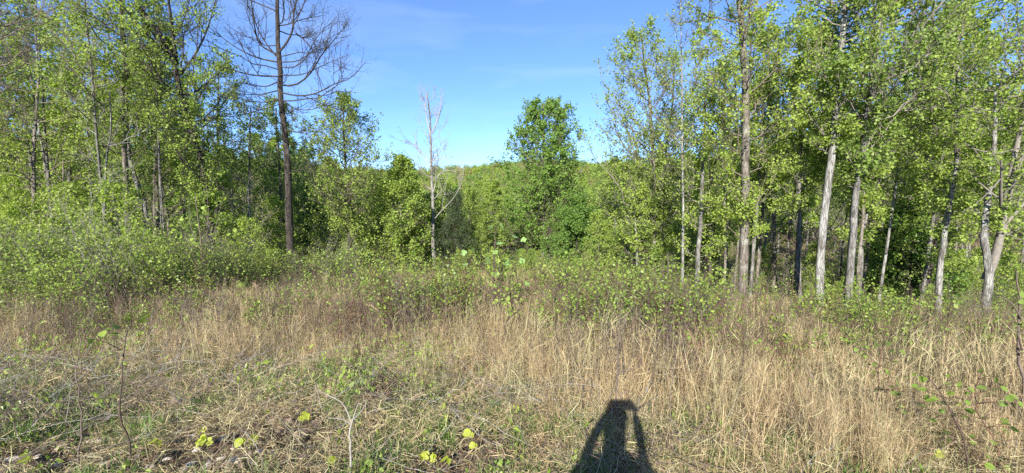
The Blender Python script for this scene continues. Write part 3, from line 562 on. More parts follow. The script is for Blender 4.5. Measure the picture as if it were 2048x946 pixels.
def poles(n, y0, y1, q0, q1, sep, h0, h1, wts):
    for x, y in scatter(n, y0, y1, q0, q1, sep):
        px = pxof(x, y); z = float(G(x, y)); i = int(r.choice(3, p=np.array(wts)/sum(wts))); ad = POLE[i][2]
        place(POLE, i, (x, y, z-.05), r.random()*6.28, r.uniform(h0, h1), 10, f'{ad} tree {mark(px)}', f'{ad} trees {mark(px)}')
poles(20, 14, 30, -1.3, -.74, 1.4, 8.5, 12.5, [4, 4, 1.5])
poles(30, 12.5, 28, .38, 1.3, 1.4, 8.5, 12.0, [4, 4, 3])
def young(n, y0, y1, q0, q1, sep, wts, h0, h1, pxskip=()):
    for x, y in scatter(n, y0, y1, q0, q1, sep):
        px = pxof(x, y); z = float(G(x, y)); h = max(.9, protect(px, y, min(r.uniform(h0, h1), max(1.2, (skyz(px, y)-z))), z))
        i = int(r.choice(len(YT), p=np.array(wts)/sum(wts))); ad = YT[i][2]
        where = 'by the field' if y < 24 else 'in undergrowth'
        place(YT, i, (x, y, z-.04), r.random()*6.28, h, 4, f'{ad} young tree {where}, {mark(px)}', f'{ad} young trees {mark(px)}')
young(44, 12, 26, -1.35, -.50, 1.2, [4, 4, 2, .5, 2], 1.8, 4.4)
young(48, 19, 34, -.55, .25, 1.2, [4, 2, 2, .6, .6], 2.2, 5.2)
young(20, 19, 30, .2, .42, 1.3, [3, 3, 2, 1.5, .6], 2, 4.5)
young(70, 12.6, 28, .36, 1.35, 1.1, [4, 4, 2, .2, 4.5], 1.0, 3.1)
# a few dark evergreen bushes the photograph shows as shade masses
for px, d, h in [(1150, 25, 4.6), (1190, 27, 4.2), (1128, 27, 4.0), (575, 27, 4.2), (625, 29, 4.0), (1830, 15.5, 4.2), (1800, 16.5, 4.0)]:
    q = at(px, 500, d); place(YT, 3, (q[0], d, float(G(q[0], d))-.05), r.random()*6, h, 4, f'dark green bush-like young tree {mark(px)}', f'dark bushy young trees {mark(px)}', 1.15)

# ------------------------------------------------------------------ shrubs and briars
def shrub_proto(name, seed, nst, h, lean, leafsize, nleaf, ml, ms, m2=6, m3=4, arch=.25, gap=.2, jit=.03, rs=.006, w=.25, curve=1.6, narrow=.42):
    r = np.random.default_rng(seed); root = thing(name, (0, 0, 0), 'x', 'shrub')
    a = r.random(nst)*2*PI; ln = r.uniform(.1, 1, nst)*lean; hh = h*r.uniform(.6, 1.05, nst); t = np.linspace(0, 1, 10)[None, :, None]
    st = np.stack([r.normal(size=nst)*w, r.normal(size=nst)*w, 0*a], -1)
    d = np.stack([np.cos(a)*ln*hh, np.sin(a)*ln*hh, 0*a], -1)
    P = st[:, None]+d[:, None]*t**curve+np.array([0, 0, 1.])*(hh[:, None, None]*(t-arch*t**3*ln[:, None, None]*1.6))+wob(r, nst, 10, hh*.05)
    R = (rs*r.uniform(.6, 1.3, nst))[:, None]*np.linspace(1, .3, 10)[None]+.0012
    g = Geo(); gl = Geo(); tubes(g, P, R, 4, r=r)
    Q2, R2 = sub(r, P, R, m2, lambda q, L, s: L*q.uniform(.12, .32, L.shape)*(1.2-.7*s), .3, 5, .8, .25, .6, .0018); tubes(g, Q2, R2, 3, r=r)
    Q3, R3 = sub(r, Q2, R2, m3, lambda q, L, s: np.maximum(L*q.uniform(.25, .55, L.shape), .06), .2, 3, .9, .2, .7, .0012); tubes(g, Q3, R3, 3, r=r)
    for Q, nn in ((Q3, nleaf), (P[:, 4:], 8)):
        keep = r.random(len(Q)) > gap; C = Q[keep]; k = C.shape[1]; idx = r.integers(0, k, (len(C), nn))
        X = C[np.arange(len(C))[:, None], idx].reshape(-1, 3)+r.normal(size=(len(C)*nn, 3))*jit
        leaves(gl, X, leafsize*r.uniform(.5, 1.3, len(X)), r, .5, narrow=narrow)
    ob('stem', g.mesh(name+'_stem', ms), root); ob('foliage', gl.mesh(name+'_foliage', ml, smooth=False), root, kind='stuff')
    return root
BR = [('briar', shrub_proto('briar', 201, 10, 1.35, .35, 0.042, 4, M['leaf_briar'], M['stem_dark'], 6, 3), 'upright dark-stemmed'),
      ('briar', shrub_proto('briar', 202, 14, 1.2, .6, 0.038, 4, M['leaf_briar'], M['stem_red'], 6, 3), 'red-stemmed'),
      ('briar', shrub_proto('briar', 203, 7, 1.5, .25, 0.048, 4, M['leaf_fresh'], M['stem_dark'], 5, 3, gap=.35), 'bright-leaved'),
      ('briar', shrub_proto('briar', 204, 9, 1.1, 1.1, 0.042, 4, M['leaf_briar'], M['stem_dark'], 7, 3, arch=.5, curve=1.0), 'arching dark-stemmed'),
      ('briar', shrub_proto('briar', 205, 12, 1.0, .5, .03, 0, M['leaf_briar'], M['twig'], 7, 4), 'mostly leafless brown')]
TH = [('thicket_shrub', shrub_proto('thicket_shrub', 211, 16, 2.2, .55, .06, 2, M['leaf_briar'], M['stem_dark'], 9, 5, w=.4, jit=.05), 'dense mid green'),
      ('thicket_shrub', shrub_proto('thicket_shrub', 212, 14, 2.4, .5, .065, 3, M['leaf_fresh'], M['twig'], 8, 5, w=.35, jit=.05), 'bright green'),
      ('thicket_shrub', shrub_proto('thicket_shrub', 213, 16, 2.0, .8, .055, 2, M['leaf_mid'], M['stem_dark'], 9, 5, w=.45, jit=.05), 'dark green arching'),
      ('thicket_shrub', shrub_proto('thicket_shrub', 214, 12, 2.6, .4, .05, 2, M['leaf_lime'], M['branch_grey'], 7, 4, w=.3, gap=.3), 'yellow-green')]
pts = []
def shrubs(pool, ref, n, pyfun, q0, q1, y0, y1, sep, wts, h0, h1, words, grp, cond=None):
    for x, y in scatter(n, y0, y1, q0, q1, sep):
        px = pxof(x, y)
        if cond and not cond(px, x, y): continue
        i = int(r.choice(len(pool), p=np.array(wts)/sum(wts))); h = r.uniform(h0, h1); ad = pool[i][2]
        row = 'in front' if y < 7 else ('midway' if y < 11 else 'far side')
        m = fieldmark(px)
        place(pool, i, (x, y, float(G(x, y))-.03), r.random()*6.28, h*ref, ref, f'{ad} {words} {m}, {row}', f'{ad} {grp} {m}')
FM = [(-999, 'at the left edge'), (150, 'below the grey trunk pair'), (330, 'below the leaning dark tree'), (480, 'below the tall bare tree'), (640, 'below the airy oval-crowned tree'), (780, 'below the pale dead snag'), (930, 'around the large-leaved sapling'),
      (1060, 'below the dense round-topped tree'), (1180, 'above the photographer\'s shadow'), (1330, 'left of the thickest mottled trunk'), (1500, 'below the lone grey trunk'), (1660, 'below the ivy-wrapped trunk'), (1800, 'below the pale dead-twigged trunk'), (1930, 'below the forked white trunk')]
def fieldmark(px):
    m = FM[0][1]
    for a_, t_ in FM:
        if px >= a_: m = t_
    return m
shrubs(TH, 1, 85, None, -1.5, -.62, 6.2, 14, .85, [3, 3, 3, 2], .62, 1.0, 'thicket shrub', 'thicket shrubs', lambda px, x, y: y > 6.2+max(0, (px-120))*.012)
shrubs(TH, 1, 16, None, -.70, -.38, 12, 20, 1.1, [2, 3, 1, 2], .6, .9, 'thicket shrub', 'thicket shrubs', None)
shrubs(TH, 1, 20, None, -.4, .4, 20, 27, 1.3, [3, 3, 1, 2], .4, .75, 'bush', 'bushes', None)
shrubs(TH, 1, 30, None, .62, 1.35, 9.5, 15, 1.0, [3, 3, 1, 1], .3, .55, 'low bush', 'low bushes', lambda px, x, y: px > 1700 and y > 9+(2048-px)*.006)
shrubs(BR, 1, 20, None, .15, .42, 4.1, 5.6, .2, [6, 4, .3, 2, 7], .62, .95, 'briar', 'briars', None)
shrubs(BR, 1, 17, None, .13, .46, 4.4, 7.2, .3, [6, 3, 1, 2, 5], .8, 1.12, 'briar', 'briars', None)
shrubs(BR, 1, 16, None, -.40, -.10, 5.4, 8.2, .36, [6, 3, 1, 2, 4], .75, 1.1, 'briar', 'briars', None)
shrubs(BR, 1, 14, None, -.14, .15, 5.6, 11, .5, [5, 2, 3, 2, 2], .75, 1.1, 'briar', 'briars', None)
shrubs(BR, 1, 24, None, -.40, .42, 6.0, 14, .8, [4, 3, 3, 2, 3], .75, 1.1, 'briar', 'briars', lambda px, x, y: y > 4.9+max(0, (760-px))*.012+max(0, px-1350)*.012)
shrubs(BR, 1, 18, None, -.5, .5, 11, 18, .8, [3, 3, 4, 2, 1], .8, 1.1, 'briar', 'briars', None)
shrubs(BR, 1, 26, None, -1.3, -.35, 5.6, 9, .7, [1, 2, 1, 2, 4], .6, .95, 'briar', 'briars', None)
shrubs(BR, 1, 44, None, .35, 1.35, 4.2, 10, .8, [3, 2, 2, 3, 2], .6, .95, 'briar', 'briars', None)

# ------------------------------------------------------------------ scattered ground cover (stuff, geometry nodes)
def scatter_gn(name, protos, P, rot, scl, idx, label, cat):
    c = bpy.data.collections.new(name+'_kinds')
    for k, me in enumerate(protos):
        c.objects.link(bpy.data.objects.new(f'{name}_kind_{k}', me))
    me = bpy.data.meshes.new(name); me.vertices.add(len(P)); me.vertices.foreach_set('co', np.asarray(P, np.float32).ravel())
    for nm, ty, dat in (('rot', 'FLOAT_VECTOR', rot), ('scl', 'FLOAT_VECTOR', scl)):
        at_ = me.attributes.new(nm, ty, 'POINT'); at_.data.foreach_set('vector', np.asarray(dat, np.float32).ravel())
    ai = me.attributes.new('idx', 'INT', 'POINT'); ai.data.foreach_set('value', np.asarray(idx, np.int32))
    me.update()
    o = ob(name, me, kind='stuff', label=label, cat=cat)
    ng = bpy.data.node_groups.new(name, 'GeometryNodeTree'); ng.interface.new_socket('Geometry', in_out='INPUT', socket_type='NodeSocketGeometry'); ng.interface.new_socket('Geometry', in_out='OUTPUT', socket_type='NodeSocketGeometry')
    N = ng.nodes.new; K = ng.links.new
    gi = N('NodeGroupInput'); go = N('NodeGroupOutput'); m2p = N('GeometryNodeMeshToPoints'); ip = N('GeometryNodeInstanceOnPoints'); ci = N('GeometryNodeCollectionInfo')
    ci.inputs['Collection'].default_value = c; ci.inputs['Separate Children'].default_value = True; ci.inputs['Reset Children'].default_value = True
    def attr(nm, ty):
        a = N('GeometryNodeInputNamedAttribute'); a.data_type = ty; a.inputs['Name'].default_value = nm; return a.outputs['Attribute']
    ip.inputs['Pick Instance'].default_value = True
    K(gi.outputs[0], m2p.inputs['Mesh']); K(m2p.outputs[0], ip.inputs['Points']); K(ci.outputs[0], ip.inputs['Instance'])
    K(attr('idx', 'INT'), ip.inputs['Instance Index']); K(attr('rot', 'FLOAT_VECTOR'), ip.inputs['Rotation']); K(attr('scl', 'FLOAT_VECTOR'), ip.inputs['Scale'])
    K(ip.outputs[0], go.inputs[0])
    md = o.modifiers.new('scatter', 'NODES'); md.node_group = ng
    return o
def tuft(seed, n, h, lean, spread, width, nl, mt, droop=.25, curl=0.0):
    r = np.random.default_rng(seed); g = Geo(); a = r.random(n)*2*PI; ln = np.abs(r.normal(size=n))*lean; hh = h*r.uniform(.45, 1.1, n)
    st = np.stack([r.normal(size=n)*spread, r.normal(size=n)*spread, np.full(n, -.03)], -1); k = 6; t = np.linspace(0, 1, k)[None, :, None]
    d = np.stack([np.cos(a), np.sin(a), 0*a], -1)
    P = st[:, None]+d[:, None]*(ln*hh)[:, None, None]*t**1.7+np.array([0, 0, 1.])*hh[:, None, None]*(t-droop*ln[:, None, None]*t**3)+wob(r, n, k, hh*(.03+curl))
    side = nrm(np.stack([-np.sin(a+r.normal(size=n)*.8), np.cos(a+r.normal(size=n)*.8), 0*a], -1))
    Wd = (width*r.uniform(.6, 1.3, n))[:, None]*np.array([1, 1, .9, .75, .5, .15])[None]; ribbons(g, P, Wd, side)
    if nl:
        Q, _ = sub(r, P, Wd, nl, lambda q, L, s: q.uniform(.06, .2, L.shape)*h/.7, .15, 4, 1.0, .1, 1, .001, .12); m = len(Q)
        Q[..., 2] -= (np.linspace(0, 1, 4)**2*.05*h)[None]
        sd_ = nrm(r.normal(size=(m, 3))*[1, 1, .4]); ribbons(g, Q, width*1.2*np.array([.5, 1, .7, .1])[None]*r.uniform(.6, 1.4, (m, 1)), sd_)
    return g.mesh(f'tuft_{seed}', mt, smooth=False)
def mat_clump(seed, n, rad, h, width, mt):             # tangled low mat of curled blades
    r = np.random.default_rng(seed); g = Geo(); k = 6
    st = np.stack([r.normal(size=n)*rad, r.normal(size=n)*rad, r.random(n)*h*.5], -1); a = r.random(n)*2*PI; L_ = r.uniform(.05, .20, n)
    el = r.uniform(-.1, 1.2, n); d = np.stack([np.cos(a)*np.cos(el), np.sin(a)*np.cos(el), np.sin(el)], -1); t = np.linspace(0, 1, k)[None, :, None]
    P = st[:, None]+d[:, None]*L_[:, None, None]*t+wob(r, n, k, L_*.42); P[..., 2] -= (t[..., 0]**2)*L_[:, None]*np.sin(el)[:, None]*.7; P[..., 2] = np.maximum(P[..., 2], -.01)
    sd_ = nrm(r.normal(size=(n, 3))); ribbons(g, P, (width*r.uniform(.6, 1.3, n))[:, None]*np.array([.7, 1, 1, .8, .5, .1])[None], sd_)
    return g.mesh(f'mat_{seed}', mt, smooth=False)
def litter_patch(seed, n, rad, size, mt, shape='lobed'):
    r = np.random.default_rng(seed); g = Geo(); C = np.stack([r.normal(size=n)*rad, r.normal(size=n)*rad, r.random(n)*.03], -1)
    leaves(g, C, size*r.uniform(.5, 1.2, n), r, 1.6, narrow=.5, shape=shape); return g.mesh(f'litter_{seed}', mt, smooth=False)
# bright seedlings and pale stones: where the photograph shows them
seeds = [(60, 905, 3, .075, 'single big round yellow-green seedling at the bottom left'), (317, 882, 2, .055, 'narrow yellow-green seedling leaf right of the thin dark whip'), (415, 872, 3, .06, 'yellow-green seedling beside the pale stones'), (412, 848, 2, .045, 'small yellowish seedling just above another by the pale stones'),
         (485, 874, 2, .05, 'left leaf pair of the twin seedlings in the lower left'), (513, 870, 2, .055, 'upright right seedling of the twins in the lower left'), (536, 808, 3, .05, 'bright seedling above the twins in the lower left'), (640, 762, 2, .045, 'small bright seedling in the straw left of the dead stick'),
         (617, 822, 2, .055, 'seedling with one hanging leaf left of the grey dead stick'), (671, 912, 2, .05, 'lone seedling at the foot of the grey dead stick'), (850, 902, 3, .06, 'wide yellow-green seedling in the bottom centre'), (868, 905, 3, .055, 'right neighbour of the wide bottom centre seedling'), (897, 918, 2, .05, 'yellowing seedling at the bottom centre'),
         (942, 857, 2, .05, 'bright seedling right of the bottom centre cluster'), (992, 858, 4, .05, 'trailing seedling with several leaves right of the bottom centre cluster'), (775, 748, 2, .045, 'tiny bright seedling in the dry grass of the centre'), (950, 880, 2, .04, 'small green seedling under the bright one right of the bottom centre cluster'), (1880, 905, 3, .05, 'green seedling low in the right foreground')]
stones = [(376, 860, 9), (357, 872, 9), (386, 878, 7), (448, 883, 9), (195, 888, 14), (200, 900, 9), (470, 905, 6), (520, 908, 7), (395, 905, 8), (440, 925, 8), (470, 928, 10), (545, 912, 6), (380, 935, 9), (415, 938, 10), (28, 925, 10), (75, 922, 9), (345, 850, 6), (640, 940, 9), (588, 908, 6), (468, 798, 6), (335, 925, 7), (205, 935, 6), (120, 900, 7), (300, 940, 8), (505, 935, 8), (1120, 905, 5), (1320, 880, 5), (660, 880, 5), (560, 935, 7), (495, 918, 6), (240, 912, 6), (160, 930, 6)]
CLR = np.array([list(atg(x, y+30)[:2])+[.13] for x, y, *_ in seeds]+[list(atg(x, y)[:2])+[.07+w*.002] for x, y, w in stones])
def clear(x, y):
    ok = np.ones(len(x), bool)
    for cx, cy, cr_ in CLR: ok &= ((x-cx)/cr_)**2+((y-cy+cr_*.6)/(cr_*1.7))**2 > 1
    return ok
def field_points(n, y0, y1, q, dens, seed, near=None):
    r = np.random.default_rng(seed); y = (y0**1.3+(y1**1.3-y0**1.3)*r.random(n*3))**(1/1.3)
    x = r.uniform(-1, 1, n*3)*(q*y+1.2); k = (r.random(n*3) < dens(x, y)) & clear(x, y); x = x[k][:n]; y = y[k][:n]
    return np.stack([x, y, G(x, y)], -1), r
def noise2(x, y, s, ph=0): return .5+.25*(np.sin(x*s+1.3*np.sin(y*s*.7+ph)+ph)+np.sin(y*s*1.1+1.7*np.sin(x*s*.6+2+ph)))
def tallness(x, y):
    q = x/np.maximum(y, 1); ys = np.interp(q, [-1.2, -.6, -.2, .1, .25, .4, 1.2], [4.8, 4.5, 4.0, 3.4, 2.9, 2.2, 1.8])
    return sm((y-ys+1.0)/2.0)*(.7+.5*noise2(x, y, 1.1))
def inshade(x, y): return 1.0
edge = lambda x, y: np.where(x/y > .3, 13.2, np.where(x/y < -.62, 8.5+(x/y+1.3)*3, 24))
# tall dry grass
kinds = [tuft(300+i, 28, .8, (.18, .3, .42)[i % 3], .09, .0018, 3, M[('straw', 'straw', 'straw_red', 'straw_pale')[i % 4]]) for i in range(6)]+[tuft(310, 22, .75, .6, .12, .0026, 5, M['straw'], .6), tuft(311, 12, 1.0, .2, .09, .002, 4, M['straw_pale'])]
P, r = field_points(12000, 2.1, 24, 1.35, lambda x, y: (y < edge(x, y)+2*noise2(x, y, .8))*(.35+.9*noise2(x, y, 2.4, 8))*tallness(x, y)*np.clip(1.15-y*.02, .4, 1), 31)
n = len(P); s = (.38+.30*tallness(P[:, 0], P[:, 1]))*r.uniform(.6, 1.25, n)*np.where(P[:, 0]/P[:, 1] > .3, 1.0, 1.0)*(.75+.5*noise2(P[:, 0], P[:, 1], 2.0, 7))
far = 1+np.clip(P[:, 1]-6, 0, 20)*.03
scatter_gn('dry_grass', kinds, P, np.stack([r.normal(size=n)*.08, r.normal(size=n)*.08, r.random(n)*6.28], -1), np.stack([s*far, s*far, s], -1), r.integers(0, 8, n), 'tall tan dry grass standing across the field', 'grass')
# low straw mat
kinds = [mat_clump(320+i, 84, .16, .11, .0013, M[('straw_pale', 'straw', 'straw_pale', 'straw_red')[i % 4]]) for i in range(4)]
P, r = field_points(15000, 1.7, 22, 1.35, lambda x, y: (y < edge(x, y)+2)*np.clip(1.3-y*.045, .25, 1)*(1-.5*(y < 4.2)*(x/y < .25)*sm((noise2(x, y, 2.6, 3)-.3)/.25))*(.3+.9*sm((noise2(x, y, 2.2, 1)-.25)/.4)), 32)
n = len(P); s = r.uniform(.7, 1.3, n)*(1+np.clip(P[:, 1]-5, 0, 20)*.05)
scatter_gn('straw', kinds, P, np.stack([0*s, 0*s, r.random(n)*6.28], -1), np.stack([s, s, s*r.uniform(.6, 1.3, n)], -1), r.integers(0, 4, n), 'tangled mat of pale flattened straw covering the ground', 'straw')
# green grass
kinds = [tuft(330+i, 34, .18, .6, .05, .0024, 0, M['grass_green'], .4) for i in range(3)]
P, r = field_points(12000, 1.7, 18, 1.35, lambda x, y: (.25+.75*sm((noise2(x, y, 3.1, 2)-.38)/.3))*np.clip(1.25-y*.05, .2, 1)*np.where(y < 5, 1.2, 1), 33)
n = len(P); s = r.uniform(.5, 1.25, n)
scatter_gn('green_grass', kinds, P, np.stack([0*s, 0*s, r.random(n)*6.28], -1), np.stack([s, s, s], -1), r.integers(0, 3, n), 'short fresh green grass sprouting through the straw', 'grass')
# dead leaves
kinds = [litter_patch(340+i, 20, .15, .042, M['litter']) for i in range(4)]
P, r = field_points(9000, 1.7, 26, 1.4, lambda x, y: np.clip(1.1-y*.03, .3, 1)*(.25+.75*sm((noise2(x, y, 1.9, 4)-.3)/.3)), 34)
n = len(P); s = r.uniform(.7, 1.2, n)
scatter_gn('leaf_litter', kinds, P, np.stack([r.normal(size=n)*.1, r.normal(size=n)*.1, r.random(n)*6.28], -1), np.stack([s, s, s], -1), r.integers(0, 4, n), 'brown fallen leaves lying between the grass', 'leaf litter')
# forest floor: dead leaves and low green plants under the woods
kinds = [litter_patch(350+i, 30, .6, .16, M['litter'], 'quad') for i in range(2)]+[litter_patch(353, 40, .5, .10, M['leaf_mid'], 'quad'), litter_patch(354, 40, .5, .10, M['leaf_fresh'], 'quad')]
rr = np.random.default_rng(35); n = 5200; y = rr.uniform(9, 75, n); x = rr.uniform(-1.5, 1.5, n)*y; k = y > edge(x, y)-1; x = x[k]; y = y[k]; n = len(x)
hz = rr.random(n)
scatter_gn('forest_floor', kinds, np.stack([x, y, G(x, y)+.03+hz*.25], -1), np.stack([rr.normal(size=n)*.2, rr.normal(size=n)*.2, rr.random(n)*6.28], -1), np.ones((n, 3))*rr.uniform(.8, 1.8, (n, 1)), np.where(hz < .3, rr.integers(0, 2, n), rr.integers(2, 4, n)), 'leafy undergrowth and dead leaves on the floor of the wood', 'undergrowth')
# thin upright dead weed stems
def weed(seed):
    r = np.random.default_rng(seed); g = Geo(); n = 7; hh = r.uniform(.35, 1.0, n); a = r.random(n)*6.28; t = np.linspace(0, 1, 7)[None, :, None]
    st = np.stack([r.normal(size=n)*.16, r.normal(size=n)*.16, np.full(n, -.02)], -1); d = np.stack([np.cos(a)*.18, np.sin(a)*.18, np.ones(n)], -1)
    P = st[:, None]+d[:, None]*hh[:, None, None]*t+wob(r, n, 7, hh*.05); R = np.full((n, 7), .0032)*np.linspace(1, .35, 7)[None]; tubes(g, P, R, 3, r=r)
    Q, R2 = sub(r, P, R, 6, lambda q, L, s: L*q.uniform(.1, .35, L.shape), .3, 4, .7, .3, .7, .0009); tubes(g, Q, R2, 3, r=r)
    return g.mesh(f'weed_{seed}', M[('stem_dark', 'twig', 'stem_red', 'twig')[seed % 4]])
P, r = field_points(1000, 3.0, 20, 1.3, lambda x, y: (y < edge(x, y)+1)*(.05+.95*sm((noise2(x, y, 1.4, 5)-.4)/.3))*tallness(x, y)*np.clip(1.4-y*.07, .2, 1), 39); n = len(P); s = r.uniform(.5, 1.2, n)
scatter_gn('weed_stems', [weed(390+i) for i in range(4)], P, np.stack([0*s, 0*s, r.random(n)*6.28], -1), np.stack([s, s, s], -1), r.integers(0, 4, n), 'thin dark dead weed stems standing in the dry grass', 'weeds')
# small green herbs and vine leaves in the field
kinds = [litter_patch(380+i, 14, .09, .022, M[('leaf_briar', 'leaf_fresh', 'leaf_mid')[i]], 'quad') for i in range(3)]
P, r = field_points(5500, 2.0, 20, 1.35, lambda x, y: (.12+.6*sm((noise2(x, y, 1.7, 9)-.4)/.3))*np.clip(1.15-y*.03, .2, 1), 38); n = len(P); P[:, 2] += .02+r.random(n)*.32*np.clip((P[:, 1]-2.5)/3, .1, 1.3); s = r.uniform(.6, 1.4, n)
scatter_gn('low_herbs', kinds, P, np.stack([r.normal(size=n)*.5, r.normal(size=n)*.5, r.random(n)*6.28], -1), np.stack([s, s, s*2.5], -1), r.integers(0, 3, n), 'small green herb and vine leaves scattered among the dry grass', 'herbs')
# dead twigs
def twig_pile(seed):
    r = np.random.default_rng(seed); g = Geo(); n = 9; a = r.random(n)*2*PI; el = r.uniform(-.1, .5, n); L_ = r.uniform(.2, .7, n)
    st = np.stack([r.normal(size=n)*.2, r.normal(size=n)*.2, r.random(n)*.1], -1); d = np.stack([np.cos(a)*np.cos(el), np.sin(a)*np.cos(el), np.sin(el)], -1); t = np.linspace(0, 1, 6)[None, :, None]
    P = st[:, None]+d[:, None]*L_[:, None, None]*t+wob(r, n, 6, L_*.1); R = np.full((n, 6), .003)*np.linspace(1, .4, 6)[None]; tubes(g, P, R, 3, r=r)
    Q, R2 = sub(r, P, R, 3, lambda q, L, s: L*q.uniform(.2, .5, L.shape), .2, 4, .7, .1, .8, .001); tubes(g, Q, R2, 3, r=r)
    return g.mesh(f'twigs_{seed}', M['twig'] if seed % 2 else M['stem_grey'])
P, r = field_points(1500, 2.0, 16, 1.35, lambda x, y: .3+.7*noise2(x, y, 1.3, 6), 36); n = len(P); s = r.uniform(.6, 1.3, n)
scatter_gn('dead_twigs', [twig_pile(360+i) for i in range(4)], P, np.stack([0*s, 0*s, r.random(n)*6.28], -1), np.stack([s, s, s], -1), r.integers(0, 4, n), 'thin dead twigs caught in the straw', 'twigs')
# far wooded hills: one mass
def far_tree(seed, ml, h=9, n=420, bare=False):
    r = np.random.default_rng(seed); g = Geo(); tubes(g, np.array([[[0, 0, -.5], [.1, 0, h*.5], [0, .1, h*.9]]]), np.array([[.16, .11, .04]]), 5, mi=1, r=r)
    u = nrm(r.normal(size=(n, 3)))*r.random((n, 1))**.4; C = u*[2.4, 2.4, 3.2]+[0, 0, h*.62]+.3*np.sin(u*5+seed); leaves(g, C, .5*r.uniform(.6, 1.3, n)*(.6 if bare else 1), r, .5)
    return g.mesh(f'far_tree_{seed}', [ml, M['branch_grey']], smooth=False)
kinds = [far_tree(371, M['leaf_fresh']), far_tree(372, M['leaf_mid']), far_tree(373, M['leaf_lime']), far_tree(374, M['leaf_bud'], n=300), far_tree(375, M['leaf_bud'], 10, 220, True), far_tree(376, M['leaf_dark'])]
rr = np.random.default_rng(37); n = 9000; y = 66+(400-66)*rr.random(n)**1.15; x = rr.uniform(-1.5, 1.5, n)*y
n = len(x); s = rr.uniform(.75, 1.15, n)
scatter_gn('far_woods', kinds, np.stack([x, y, G(x, y)], -1), np.stack([0*s, 0*s, rr.random(n)*6.28], -1), np.stack([s, s, s*rr.uniform(.85, 1.15, n)], -1), rr.choice(6, n, p=[.25, .17, .15, .2, .18, .05]), 'mass of spring woodland on the far hillsides', 'woodland')

# ------------------------------------------------------------------ things in the foreground
def lobed(size, seed, kind='tulip'):
    if kind == 'tulip': pr = [(0, 0), (.08, .35), (.28, .52), (.48, .46), (.55, .28), (.75, .36), (1, .34), (.88, 0)]
    else: pr = [(0, 0), (.05, .22), (.25, .42), (.5, .44), (.75, .3), (.9, .14), (1, 0)]
    r = np.random.default_rng(seed); up = [(x, y) for x, y in pr]; n = len(up)
    V = [(x, y, .12*abs(y)-.10*x*x) for x, y in up]; V += [(x, -y, .12*abs(y)-.10*x*x) for x, y in up[1:-1]]; mid = [(x, 0, -.10*x*x) for x, y in up[1:-1]]
    V += mid; m = n-2; U = list(range(n)); D = [0]+list(range(n, n+m))+[n-1]; C = [0]+list(range(n+m, n+2*m))+[n-1]
    Q = []; T = []
    for i in range(n-1):
        for A, fl in ((U, 0), (D, 1)):
            f = [C[i], C[i+1], A[i+1], A[i]]; f = [v for j, v in enumerate(f) if v not in f[:j]]
            if fl: f = f[::-1]
            (Q if len(f) == 4 else T).append(f) if len(f) >= 3 else None
    g = Geo(); g.add(np.array(V)*size, Q or None, T or None); return g
LEAFM = {}
def leafmesh(kind, m):
    if (kind, m) not in LEAFM: LEAFM[(kind, m)] = lobed(1.0, 1, kind).mesh('leaf_blade', M[m], smooth=False)
    return LEAFM[(kind, m)]
def put_leaf(root, kind, m, p, size, r, face=None, droop=.2, label=None):
    o = ob('leaf', leafmesh(kind, m), root); o.location = [float(c) for c in p]; o.scale = (size, size, size)
    az = r.uniform(0, 6.28) if face is None else face+r.normal()*.4
    o.rotation_euler = (r.normal()*.5, droop+r.normal()*.3, az); return o
def sapling(name, label, cat, base_px, path, w, leafpts, kind, lm, sm_, size, seed, group=None, d=None, branches=(), extra=0):
    r = np.random.default_rng(seed)
    b = atg(*base_px) if d is None else np.array([at(base_px[0], base_px[1], d)[0], d, 0.]); 
    if d is not None: b[2] = float(G(b[0], d))
    b[2] -= .02; d = b[1]; root = thing(name, b, label, cat, group)
    P = [np.zeros(3)]+[at(x, y, d)-b for x, y in path]; P = smooth_path(np.array(P), 14); P[:, 1] += wob(r, 1, 14, [.04])[0][:, 1]; ALLP = [P]
    g = Geo(); R = w*d/F/2*np.linspace(1, .35, 14); tubes(g, P[None], R[None], 6, r=r, bumpy=.1)
    for br in branches:
        Q = smooth_path(np.array([at(x, y, d)-b for x, y in br]), 8); Q[:, 1] += np.linspace(0, 1, 8)*r.normal()*.12; ALLP.append(Q); tubes(g, Q[None], (w*.45*d/F/2*np.linspace(1, .3, 8))[None], 5, r=r)
    if 'bramble' in name: leafpts = [(x+r.normal()*9*k, y+r.normal()*9*k) for x, y in leafpts for k in (0, 1, 1)]
    for (x, y) in leafpts:      # leaf with its own leaf stalk reaching from the stem
        q = at(x, y, d)-b; q[1] += r.normal()*.10; AP = np.concatenate(ALLP); j = int(np.argmin(np.linalg.norm(AP-q-[0, 0, -.05], axis=1))); s_ = AP[j]; q = s_+(q-s_)*min(1, .45*(d/8)**.5/max(np.linalg.norm(q-s_), .01))
        if np.linalg.norm(q-s_) > .02: mid = (s_+q)/2+[0, 0, .01]; tubes(g, np.array([[s_, mid, q]]), (np.array([[.0026, .0022, .0018]])+w*.0003 if 'tulip' in name else np.array([[.0014, .0012, .001]])), 4, r=r)
        put_leaf(root, kind, lm, q, size*r.uniform(.7, 1.15), r, face=math.atan2(q[1]-s_[1], q[0]-s_[0]) if r.random() < .6 else None, droop=r.uniform(0, .8))
    ob('stem', g.mesh(name+'_stem', M[sm_]), root)
    return root
